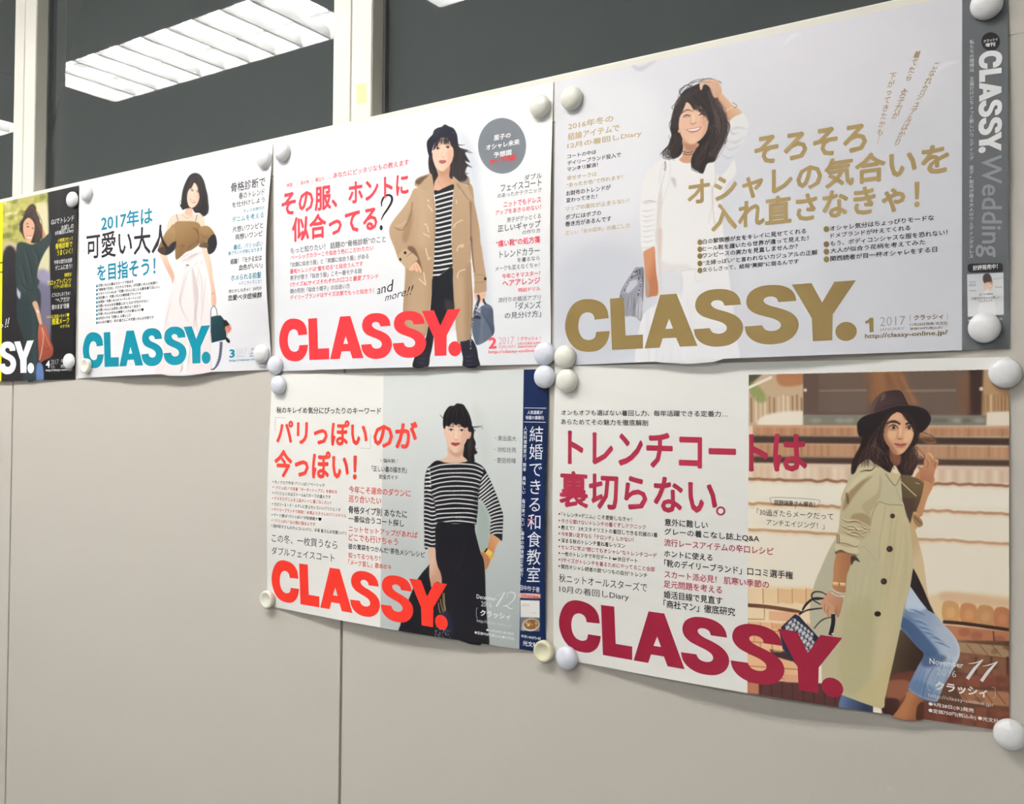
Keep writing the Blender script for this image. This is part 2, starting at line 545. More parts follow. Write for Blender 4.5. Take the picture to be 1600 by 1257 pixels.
        for y in (640, 700, 760, 820, 870):
            stroke('H', [(20, y), (330, y + 22)], 5, (150, 100, 70), .4, .8)
        poly('H', [(130, 738), (235, 752), (250, 800), (150, 772)], (52, 34, 34), .6, False)
        poly('H', [(20, 888), (500, 912), (560, 1120), (20, 1100)], (76, 44, 42), .7, False)
        for x in range(90, 520, 52):
            stroke('H', [(x, 905), (x + 2, 1060)], 7, (46, 26, 28), .5, .8)
        poly('H', [(20, 900), (80, 905), (80, 960), (20, 955)], (170, 112, 82), .5, False)
        poly('H', [(200, 860), (330, 870), (330, 905), (210, 900)], (216, 164, 128), .6, False)
        # lower right: bricks and steps
        poly('H', [(930, 470), (1400, 500), (1400, 640), (900, 610)], (232, 206, 164), 3, True)
        poly('H', [(1000, 455), (1310, 500), (1310, 530), (1000, 505)], (222, 186, 150), 2.5, True, .8)
        for x, c in ((988, (206, 158, 104)), (1076, (196, 138, 92)), (1160, (190, 142, 96)), (1242, (182, 120, 84))):
            y = 508 + (x - 988) * .12
            poly('H', [(x, y), (x + 70, y + 8), (x + 74, y + 102), (x, y + 90)], c, .6)
            ell('H', x + 36, y + 50, 22, 26, tuple(min(255, v + 18) for v in c), 1.5, .7)
        stroke('H', [(985, 604), (1100, 614), (1310, 644)], 17, (50, 32, 26), .6)
        poly('H', [(985, 618), (1310, 652), (1310, 728), (1020, 690)], (176, 116, 84), .7, False)
        for (x, y) in ((1090, 655), (1150, 672), (1260, 690)):
            ell('H', x, y, 30, 20, (136, 82, 60), 1.5, .6)
        stroke('H', [(1232, 650), (1238, 716)], 7, (84, 54, 42), .5)
        poly('H', [(720, 690), (1400, 700), (1400, 1200), (700, 1200)], (88, 60, 46), 1, False)
        poly('H', [(1050, 702), (1310, 724), (1310, 782), (1070, 755)], (158, 128, 98), .7, False)
        for x in (1100, 1160, 1220, 1280):
            stroke('H', [(x, 712), (x + 50, 772)], 4, (96, 68, 50), .4, .8)
        poly('H', [(1060, 758), (1310, 786), (1310, 880), (1060, 850)], (122, 84, 62), .7, False)
        for x in (1085, 1160, 1240):
            stroke('H', [(x + 62, 775), (x + 62, 870)], 12, (74, 46, 36), .5)
        poly('H', [(720, 862), (1310, 868), (1310, 930), (760, 905)], (110, 62, 48), .8, False)
        for (x, c) in ((1105, (126, 72, 56)), (1190, (120, 66, 52)), (1262, (116, 70, 54))):
            poly('H', [(x, 862), (x + 60, 868), (x + 60, 925), (x, 918)], c, .5, False)
        poly('H', [(1050, 930), (1310, 950), (1310, 1020), (1090, 1000)], (166, 118, 86), .8, False)
        for x in range(1000, 1300, 58):
            stroke('H', [(x, 930), (x + 60, 1010)], 5, (92, 58, 44), .4, .8)
        for x in range(880, 1330, 66):
            poly('H', [(x, 1010 + (x - 880) * .05), (x + 56, 1014 + (x - 880) * .05), (x + 58, 1180), (x, 1180)], rnd.choice([(110, 62, 48), (98, 54, 44), (122, 72, 54)]), .5, False)
        for x in range(30, 330, 58):
            for (ya, yb) in ((608, 640), (645, 698), (706, 756)):
                xo = x + (28 if ya == 645 else 0)
                stroke('H', [(xo, ya), (xo + 1, yb)], 4, (150, 98, 66), .4, .7)
                poly('H', [(xo + 6, ya + 4), (xo + 50, ya + 7), (xo + 50, yb - 2), (xo + 6, yb - 4)], rnd.choice([(236, 196, 152), (220, 168, 122), (230, 184, 140), (206, 150, 108)]), .6, False, .6)
        for k in range(60):
            ell('H', 1000 + rnd.random() * 300, 720 + rnd.random() * 420, 12 + rnd.random() * 22, 8 + rnd.random() * 10, rnd.choice([(150, 96, 70), (70, 42, 34), (130, 84, 62), (96, 58, 46)]), 1.2, .35)
        # dark coat lining and shade between the legs
        poly('H', [(765, 640), (880, 700), (890, 790), (850, 860), (800, 890), (720, 870), (730, 760)], (74, 60, 44), 1, True, 1, ((44, 30, 24), (740, 720), (880, 760)))
        poly('H', [(715, 880), (870, 850), (840, 960), (760, 1030), (690, 1040)], (92, 50, 38), .8)
        poly('H', [(700, 900), (800, 890), (830, 930), (760, 1000), (700, 960)], (150, 96, 70), 1.2, True, .7)
        poly('H', [(690, 985), (770, 990), (740, 1075), (690, 1060)], (52, 30, 26), .7, True)

        # far leg jeans lower left hem
        poly('H', [(488, 955), (560, 985), (642, 1010), (640, 1080), (470, 1060), (474, 1000)], (84, 104, 138), .5, False, 1, ((44, 50, 74), (490, 1000), (600, 1020)))
        # front leg jeans
        jean = cv('K', [(415, 80), (470, 130), (540, 210), (600, 290), (680, 385), (750, 460), (790, 530), (805, 590), (795, 650), (760, 720), (720, 790), (680, 860),
                        (650, 930), (625, 990), (560, 985), (480, 955), (400, 895), (430, 800), (470, 720), (520, 620), (470, 560), (400, 480), (335, 400), (350, 310), (365, 230)])
        poly('px', jean, (104, 126, 160), .4, True, 1, ((206, 214, 226), (1408, 990), (1495, 990)))
        with clip('px', jean):
            poly('K', [(415, 70), (480, 130), (560, 230), (480, 280), (370, 250)], (200, 212, 228), 1.4)
            poly('K', [(340, 330), (400, 330), (470, 400), (560, 500), (640, 610), (540, 630), (460, 560), (380, 450), (330, 400)], (60, 82, 116), 2.0, True, .9)
            poly('K', [(520, 600), (640, 615), (700, 650), (640, 700), (560, 720), (500, 700)], (58, 80, 114), 1.8, True, .8)
            poly('K', [(620, 400), (720, 440), (790, 560), (770, 640), (700, 600), (650, 500)], (184, 194, 208), 2.2, True, .85)
            poly('K', [(450, 820), (560, 860), (640, 920), (600, 1000), (400, 940), (400, 880)], (94, 118, 152), 1.8, True, .7)
            for (x, y) in ((400, 262), (470, 400), (500, 440), (560, 480), (600, 520), (430, 350)):
                stroke('K', [(x, y), (x + 60, y + 14), (x + 130, y + 50)], (2, 12, 2), (60, 92, 140), .6, .75)
                stroke('K', [(x + 10, y - 14), (x + 70, y - 2), (x + 130, y + 26)], (2, 9, 2), (176, 192, 214), .7, .6)
            stroke('K', [(355, 310), (450, 380), (540, 470), (600, 540), (650, 610)], 5, (160, 180, 206), .35, .7)
            stroke('K', [(600, 720), (560, 780), (530, 860), (510, 960)], 5, (40, 60, 96), .4, .7)
            strands('K', [(640, 650), (600, 760), (560, 930)], [(760, 660), (700, 800), (620, 960)], 26, [(130, 158, 196), (84, 114, 160), (160, 182, 210)], 6, .5, 8, .4)
            strands('K', [(480, 700), (440, 800), (410, 900)], [(560, 740), (520, 850), (480, 950)], 14, [(74, 104, 150), (112, 142, 186)], 6, .5, 8, .4)
            stroke('K', [(400, 886), (480, 940), (560, 970), (628, 978)], 5, (176, 196, 220), .35, .8)
        # ankle
        poly('K', [(400, 905), (480, 955), (520, 990), (480, 1050), (458, 1100), (460, 1170), (300, 1170), (250, 1140), (320, 1050), (370, 970)], (168, 112, 74), .5, True, 1, ((134, 84, 56), (400, 1000), (500, 1040)))
        poly('K', [(480, 1010), (520, 1000), (515, 1140), (465, 1140), (462, 1060)], (70, 38, 26), .7)
        # far coat side, right sleeve and forearm
        poly('F', [(1030, 600), (1090, 640), (1080, 700), (1050, 760), (1020, 850), (990, 870), (955, 820), (960, 700), (990, 620)], (196, 138, 98), .5, True, 1, ((168, 116, 82), (1060, 700), (980, 760)))
        poly('I', [(1250, -60), (1380, -20), (1340, 90), (1310, 180), (1345, 270), (1290, 300), (1260, 320), (1240, 200)], (206, 158, 112), .5)
        poly('I', [(1240, 180), (1270, 165), (1330, 215), (1345, 272), (1300, 290), (1255, 240)], (150, 118, 84), .5)
        stroke('I', [(1260, 190), (1330, 260)], 8, (86, 60, 44), .4)
        poly('I', [(1225, 170), (1250, 260), (1290, 400), (1350, 640), (1400, 1000), (1455, 1160), (1420, 1140), (1330, 900), (1240, 720), (1200, 560), (1180, 300)], (198, 172, 130), .5, True, 1, ((214, 190, 150), (1230, 500), (1330, 560)))
        poly('I', [(1245, 720), (1290, 800), (1350, 930), (1420, 1100), (1470, 1200), (1400, 1160), (1320, 1060), (1215, 910), (1230, 800)], (42, 34, 34), .4, False)
        # trench coat body
        coat = (cv('G', [(345, 765), (410, 820), (500, 870), (600, 900), (645, 915), (645, 975), (690, 1030), (750, 1110), (770, 1180), (760, 1257)]) +
                cv('I', [(1135, 30), (1170, 140), (1205, 260), (1222, 400), (1240, 560), (1240, 720), (1215, 900), (1180, 1050), (1150, 1200)]) +
                cv('H', [(800, 500), (775, 640), (745, 780), (722, 880), (700, 980), (688, 1028), (600, 1005), (480, 960), (400, 930), (385, 800), (350, 700), (330, 560), (350, 430), (390, 330), (430, 240), (470, 170), (480, 100), (490, 20)]) +
                cv('F', [(560, 760), (590, 690), (610, 620), (640, 590), (690, 550)]))
        poly('px', coat, (200, 191, 158), .4, True, 1, ((190, 181, 146), (1300, 760), (1400, 1080)))
        with clip('px', coat):
            poly('H', [(330, 560), (430, 260), (520, 260), (470, 560), (420, 760)], (188, 182, 158), 2.5, True, .9)
            poly('H', [(640, 60), (800, 60), (840, 350), (760, 640), (690, 1000), (640, 800), (690, 400)], (206, 192, 152), 4, True, .7)
            poly('H', [(500, 560), (640, 500), (620, 900), (480, 940)], (176, 170, 128), 4, True, .55)
            poly('H', [(690, 820), (740, 700), (710, 1010), (560, 980)], (200, 184, 136), 3, True, .7)
            strands('I', [(960, 80), (920, 300), (900, 600), (850, 1100)], [(1200, 300), (1200, 600), (1160, 900), (1080, 1190)], 24, [(184, 172, 132), (214, 202, 164), (170, 160, 122)], 16, .28, 14, 1.2)
            strands('I', [(620, 700), (560, 900), (560, 1190)], [(860, 640), (820, 900), (760, 1190)], 20, [(176, 172, 136), (204, 198, 162)], 14, .28, 14, 1.2)
            stroke('I', [(890, 30), (830, 130), (800, 260), (790, 360)], 9, (140, 124, 92), .6, .8)
            stroke('I', [(960, 60), (940, 200), (900, 420), (890, 640)], 6, (152, 140, 104), .8, .6)
            stroke('I', [(690, 520), (740, 500), (860, 650)], 5, (156, 148, 112), .6, .7)
            stroke('G', [(440, 1160), (530, 1190), (620, 1194), (680, 1200)], 7, (136, 120, 84), .4, .9)
            stroke('G', [(500, 900), (540, 960), (585, 1010), (610, 990), (645, 920)], 8, (118, 102, 72), .4, .9)
            poly('G', [(520, 770), (640, 905), (598, 1005), (545, 950), (500, 880)], (206, 192, 150), .5, False)
            stroke('G', [(590, 1015), (645, 1160)], 5, (150, 134, 100), .6, .5)
        # sleeve with creases
        slv = (cv('G', [(345, 765), (300, 800), (220, 870), (150, 980), (100, 1080), (85, 1160), (90, 1257)]) +
               cv('I', [(490, 60), (480, 200), (470, 300), (450, 380), (430, 470), (428, 560), (470, 585), (560, 575), (660, 595), (680, 580), (670, 500), (700, 440), (770, 400), (790, 330), (810, 250), (800, 140), (860, 60), (880, 0)]) +
               cv('G', [(455, 1130), (470, 1000), (450, 880), (400, 820)]))
        poly('px', slv, (206, 194, 158), .4, True, 1, ((184, 168, 132), (1330, 740), (1290, 870)))
        with clip('px', slv):
            poly('G', [(100, 1250), (130, 1120), (230, 1000), (380, 920), (300, 1000), (200, 1120), (150, 1200)], (152, 128, 94), 1.3, True, .85)
            poly('G', [(120, 1080), (200, 960), (300, 900), (420, 860), (300, 940), (190, 1040)], (216, 206, 172), 1.2, True, .9)
            poly('G', [(280, 1200), (420, 1080), (450, 900), (470, 1000), (430, 1180), (360, 1300)], (176, 158, 120), 1.5, True, .7)
            poly('G', [(130, 1080), (150, 1100), (160, 1170), (140, 1180)], (110, 84, 60), .8)
            poly('I', [(620, 160), (720, 150), (800, 200), (800, 280), (720, 250), (600, 220)], (160, 136, 100), 1, True, .8)
            for (pts, wd) in (([(500, 210), (560, 240), (660, 240), (780, 300)], 12), ([(490, 280), (580, 320), (690, 330), (760, 350)], 14), ([(520, 300), (620, 290), (700, 360), (770, 345)], 10),
                              ([(560, 370), (640, 350), (740, 410)], 12), ([(520, 340), (600, 380), (700, 400)], 9), ([(700, 270), (740, 310), (790, 320)], 9)):
                stroke('I', pts, (2, wd, 2), (104, 80, 58), .3, .9)
                stroke('I', [(x, y - 16) for x, y in pts], (2, wd * 1.2, 2), (230, 218, 184), .4, .8)
            poly('I', [(445, 375), (500, 370), (700, 440), (680, 500), (560, 470), (450, 450)], (212, 200, 164), .5, True, .9)
            stroke('I', [(470, 455), (560, 470), (640, 500), (690, 480)], 9, (116, 92, 66), .35, .9)
            poly('I', [(440, 470), (540, 500), (670, 510), (670, 570), (560, 560), (440, 540)], (218, 208, 178), .6, True, .8)
            poly('I', [(430, 560), (490, 530), (560, 560), (640, 580), (660, 590), (560, 600), (440, 590)], (112, 78, 54), .4)
        stroke('I', [(450, 375), (472, 372), (476, 462), (458, 458), (452, 380)], 8, (70, 56, 44), .3, 1, False)
        stroke('G', [(262, 885), (310, 872), (370, 868), (410, 825)], (3, 12, 3), (52, 40, 30), .4)
        # gun flap / inner lapel
        poly('G', [(640, 900), (720, 920), (800, 945), (862, 980), (850, 1080), (820, 1180), (800, 1257), (700, 1257), (660, 1160), (650, 1040)], (96, 80, 54), .4, False, 1, ((74, 58, 40), (820, 1000), (680, 1230)))
        poly('I', [(1130, -10), (1260, -10), (1250, 120), (1215, 260), (1180, 180)], (70, 52, 42), .5, False)
        stroke('G', [(645, 975), (700, 1030), (790, 1112)], 8, (226, 212, 178), .3)
        stroke('G', [(780, 985), (820, 998)], 5, (214, 204, 176), .25)
        # arm and hand with the bag
        poly('I', [(450, 575), (520, 560), (615, 595), (590, 700), (555, 800), (545, 900), (530, 980), (410, 930), (415, 800), (420, 690)], (186, 130, 90), .4, True, 1, ((160, 108, 72), (430, 700), (570, 700)))
        poly('I', [(600, 600), (650, 600), (690, 660), (640, 640), (600, 690)], (48, 40, 34), .5)
        poly('J', [(830, 20), (900, 60), (960, 110), (945, 200), (930, 260), (905, 320), (880, 290), (850, 260), (800, 310), (770, 270), (735, 230), (715, 180), (740, 100)], (206, 156, 124), .4, True, 1, ((176, 124, 94), (760, 100), (920, 240)))
        for pts in ([(760, 160), (755, 220), (770, 270)], [(810, 190), (790, 250), (800, 300)], [(900, 200), (880, 250), (905, 310)]):
            stroke('J', pts, (3, 8, 3), (138, 88, 66), .3, .8)
        stroke('I', [(405, 880), (470, 888), (538, 892)], 32, (222, 186, 130), .25)
        stroke('I', [(410, 872), (470, 878), (536, 884)], 8, (250, 236, 206), .25)
        stroke('I', [(474, 874), (474, 904)], 9, (70, 46, 40), .2)
        for k in range(5):
            stroke('I', [(390, 935 + k * 14), (450, 975 + k * 13), (535, 985 + k * 12)], 6, [(232, 226, 216), (150, 142, 134), (214, 208, 200)][k % 3], .2, .9)
        # handbag with checked cloth and black handles
        poly('J', [(440, 285), (480, 300), (705, 560), (660, 620), (600, 705), (480, 870), (300, 660), (265, 480), (290, 420)], (34, 38, 58), .3, False)
        with clip('J', [(430, 300), (470, 290), (700, 555), (590, 680), (470, 850), (330, 640), (275, 480), (315, 420)], False):
            poly('J', [(290, 620), (420, 740), (470, 840), (380, 760)], (150, 150, 170), .4)
            for r in range(7):
                for c in range(12):
                    cx, cy = 310 + c * 37 + r * 6 - 14 * (r % 2), 300 + c * 30 + r * 44 - 60
                    if c < 9:
                        a = .85
                        poly('J', [(cx, cy), (cx + 16, cy - 4), (cx + 20, cy + 10), (cx + 34, cy + 12), (cx + 24, cy + 28), (cx + 26, cy + 44), (cx + 10, cy + 34), (cx - 6, cy + 38), (cx + 2, cy + 20), (cx - 8, cy + 8)],
                             (222, 220, 216), .25, False, a)
        stroke('J', [(285, 430), (440, 285)], 14, (26, 28, 46), .3)
        stroke('J', [(445, 288), (600, 440), (702, 556)], 9, (26, 28, 46), .3)
        stroke('J', [(270, 480), (330, 620), (480, 865)], 14, (30, 32, 50), .3)
        for (pts, wd) in (([(480, 290), (520, 230), (560, 170), (640, 110), (740, 110)], 26), ([(490, 280), (560, 240), (640, 225), (735, 215)], 18), ([(780, 70), (720, 40), (650, 38), (615, 75), (640, 130), (715, 175)], 16),
                          ([(640, 120), (690, 120), (750, 105)], 12), ([(850, 310), (760, 330), (700, 370), (640, 440)], 13), ([(850, 280), (850, 380), (820, 510)], 44)):
            stroke('J', pts, wd if wd > 30 else (wd * .6, wd, wd * .7), (28, 22, 28), .3)
        poly('J', [(740, 120), (800, 150), (860, 200), (850, 260), (800, 300), (770, 270), (735, 225), (716, 180)], (204, 154, 122), .35, True, .9)
        for pts in ([(760, 160), (755, 220), (770, 270)], [(810, 190), (790, 250), (800, 300)]):
            stroke('J', pts, (3, 8, 3), (138, 88, 66), .3, .8)
        ell('J', 845, 495, 14, 8, (230, 226, 216), .2)
        ell('J', 500, 238, 14, 10, (226, 222, 210), .2)
        # buttons
        for (x, y, r) in ((1030, 178, 25), (1000, 522, 32), (940, 860, 32)):
            ell('I', x, y, r, r, (44, 30, 28), .25)
            ell('I', x - 6, y - 6, r * .4, r * .4, (82, 62, 54), .4)
        ell('H', 664, 565, 16, 13, (40, 28, 24), .25)
        # hand near the face
        poly('G', [(880, 720), (905, 705), (945, 735), (960, 770), (995, 780), (985, 830), (965, 870), (950, 930), (920, 1020), (870, 1000), (830, 960), (820, 880), (800, 830), (850, 840), (860, 780)], (204, 150, 112), .4, True, 1, ((168, 112, 80), (940, 760), (850, 960)))
        poly('G', [(850, 960), (930, 1000), (900, 1100), (860, 1220), (840, 1300), (790, 1257), (830, 1140), (862, 990)], (192, 142, 102), .4, True)
        for pts in ([(905, 740), (935, 790), (930, 830)], [(945, 760), (960, 800), (950, 840)], [(880, 760), (900, 800), (890, 850)], [(985, 790), (965, 815), (960, 850)]):
            stroke('G', pts, (3, 8, 3), (126, 76, 54), .35, .85)
        for pts in ([(895, 712), (925, 720), (950, 760)], [(950, 765), (985, 778), (990, 800)]):
            stroke('G', pts, (4, 14, 4), (232, 186, 148), .4, .9)
        # hair behind
        hair = [(420, 330), (330, 420), (290, 540), (262, 640), (220, 720), (185, 800), (180, 900), (215, 890), (260, 800), (340, 762), (400, 800), (470, 850), (540, 890), (560, 850), (590, 820), (640, 900), (700, 915), (745, 920), (770, 870), (800, 810),
                (780, 740), (745, 680), (790, 620), (820, 540), (800, 440), (740, 330), (620, 260), (500, 270)]
        poly('G', hair, (34, 22, 22), .6)
        strands('G', [(440, 400), (380, 560), (300, 680), (210, 830)], [(520, 420), (480, 620), (460, 720), (530, 840)], 110, [(62, 44, 40), (20, 13, 14), (92, 68, 58), (40, 28, 28)], 6, .7, 10, .25, 14)
        strands('G', [(720, 680), (680, 780), (640, 880)], [(780, 640), (790, 760), (740, 915)], 60, [(58, 38, 36), (18, 12, 14), (84, 56, 46)], 6, .7, 9, .25, 12)
        strands('G', [(810, 540), (900, 560), (960, 580), (930, 600)], [(800, 560), (880, 620), (985, 610), (900, 640)], 22, [(150, 96, 66), (110, 70, 50), (176, 120, 84)], 5, .6, 8, .4)
        strands('G', [(770, 640), (800, 720), (860, 740), (820, 790)], [(740, 680), (770, 760), (840, 800), (800, 780)], 14, [(40, 26, 24), (84, 54, 44)], 4, .7, 8, .25)
        for pts in ([(840, 510), (900, 540), (970, 575), (940, 590), (880, 570)], [(780, 640), (820, 680), (870, 740), (850, 780), (800, 790)], [(860, 515), (930, 540), (975, 580)]):
            stroke('G', pts, (3, 5, 2), (70, 40, 32), .25, .9)
        # face
        face = [(480, 440), (545, 350), (600, 325), (660, 345), (720, 420), (760, 460), (765, 530), (745, 600), (700, 670), (660, 710), (620, 725), (580, 715), (540, 660), (500, 600), (472, 500)]
        poly('G', [(540, 660), (600, 720), (640, 725), (640, 800), (600, 830), (560, 800), (520, 740)], (118, 76, 58), .8)
        poly('G', face, (212, 164, 128), .4)
        with clip('G', face):
            poly('G', [(470, 440), (530, 420), (520, 560), (570, 640), (620, 725), (560, 720), (480, 600)], (150, 100, 74), 1.8, True, .75)
            poly('G', [(540, 350), (600, 330), (640, 350), (640, 400), (560, 400)], (222, 176, 140), 1.5, True, .8)
            poly('G', [(690, 500), (740, 490), (750, 560), (700, 610), (670, 580)], (232, 188, 152), 1.6, True, .8)
            poly('G', [(540, 490), (600, 500), (600, 560), (550, 580), (520, 540)], (232, 188, 150), 1.6, True, .7)
            ell('G', 640, 500, 12, 55, (236, 196, 160), 1, .8)
            ell('G', 650, 690, 28, 16, (226, 180, 146), 1.2, .7)
            poly('G', [(500, 410), (520, 440), (490, 480), (470, 470)], (120, 78, 58), 1.4, True, .7)
            poly('G', [(720, 400), (765, 440), (770, 480), (740, 450)], (130, 84, 62), 1.2, True, .7)
        stroke('G', [(506, 436), (550, 416), (600, 417), (638, 440)], (8, 26, 14), (46, 30, 26), .45, .95)
        stroke('G', [(686, 442), (718, 428), (758, 446)], (14, 22, 8), (48, 32, 28), .45, .95)
        poly('G', [(525, 475), (560, 440), (600, 445), (625, 480), (580, 500), (545, 495)], (166, 116, 90), .9, True, .55)
        poly('G', [(540, 468), (562, 456), (590, 458), (608, 476), (580, 484), (554, 480)], (206, 180, 162), .3)
        poly('G', [(684, 478), (712, 446), (745, 452), (762, 482), (720, 498)], (172, 122, 96), .9, True, .5)
        poly('G', [(696, 474), (714, 459), (736, 464), (748, 479), (720, 486)], (206, 180, 162), .3)
        ell('G', 576, 469, 16, 15, (40, 22, 18), .25)
        ell('G', 721, 472, 15, 15, (40, 22, 18), .25)
        ell('G', 571, 463, 3, 3, (220, 200, 186), .1)
        ell('G', 717, 466, 3, 3, (220, 200, 186), .1)
        stroke('G', [(530, 466), (560, 447), (592, 450), (618, 478)], (5, 10, 5), (30, 18, 18), .25)
        stroke('G', [(688, 472), (712, 452), (738, 457), (758, 480)], (5, 9, 5), (30, 18, 18), .25)
        stroke('G', [(545, 486), (580, 492), (608, 482)], 3, (120, 76, 60), .3, .7)
        stroke('G', [(620, 500), (606, 555), (612, 572)], (3, 6, 4), (160, 108, 82), .5, .7)
        stroke('G', [(612, 570), (635, 578), (665, 572)], (5, 8, 4), (112, 62, 46), .35, .9)
        poly('G', [(578, 620), (620, 618), (640, 624), (662, 618), (700, 622), (670, 640), (620, 640)], (158, 84, 72), .3)
        poly('G', [(590, 632), (640, 642), (695, 628), (670, 655), (630, 660), (600, 648)], (192, 118, 100), .35)
        stroke('G', [(576, 620), (620, 632), (650, 636), (700, 624)], 4, (96, 42, 38), .25)
        # side locks, fringe
        strands('G', [(560, 320), (500, 400), (470, 480), (470, 560)], [(600, 320), (540, 360), (490, 440), (480, 520)], 30, [(34, 22, 22), (50, 34, 32)], 7, .9, 5, .3)
        strands('G', [(640, 320), (690, 380), (740, 440), (770, 500)], [(690, 310), (760, 380), (790, 460), (790, 560)], 40, [(34, 22, 22), (50, 34, 32), (20, 12, 14)], 8, .9, 6, .3)
        strands('G', [(460, 480), (470, 600), (540, 720), (560, 860)], [(420, 480), (420, 620), (470, 740), (510, 870)], 50, [(44, 28, 28), (20, 13, 15), (96, 72, 62), (24, 16, 18)], 6, .8, 9, .25, 14)
        for pts in ([(430, 520), (400, 620), (380, 700)], [(380, 640), (460, 680), (480, 740)]):
            stroke('G', pts, (2, 5, 2), (130, 112, 112), .35, .6)
        # hat
        brim = [(235, 470), (240, 420), (290, 370), (370, 340), (480, 300), (600, 262), (720, 260), (820, 275), (890, 310), (925, 370), (915, 430), (870, 490), (820, 520), (800, 470), (760, 400), (690, 340), (610, 300), (540, 330), (480, 400), (420, 480), (340, 530), (270, 560), (245, 530)]
        poly('G', brim, (30, 24, 24), .4)
        crown = [(365, 335), (370, 270), (390, 220), (440, 165), (500, 128), (570, 118), (630, 120), (665, 150), (690, 200), (715, 250), (720, 262), (600, 266), (480, 302), (400, 330)]
        poly('G', crown, (64, 46, 48), .4, True, 1, ((44, 34, 36), (430, 180), (690, 250)))
        with clip('G', crown):
            poly('G', [(365, 340), (370, 270), (400, 210), (450, 160), (500, 135), (440, 200), (400, 280), (390, 330)], (96, 70, 58), 1.2, True, .8)
            poly('G', [(470, 170), (500, 150), (490, 200), (450, 230)], (112, 86, 74), 1, True, .7)
            poly('G', [(560, 120), (640, 120), (700, 240), (640, 250), (600, 180)], (52, 38, 40), 1.6, True, .8)
            strands('G', [(400, 310), (560, 250), (720, 262)], [(420, 230), (560, 160), (680, 180)], 30, [(78, 58, 56), (50, 36, 38)], 8, .25, 10, .6)
        stroke('G', [(500, 128), (570, 116), (632, 119), (668, 152), (718, 256)], 5, (140, 100, 76), .3, .8)
        stroke('G', [(375, 338), (480, 304), (600, 266), (720, 262), (820, 276), (890, 312), (924, 372)], 5, (100, 76, 62), .3, .8)

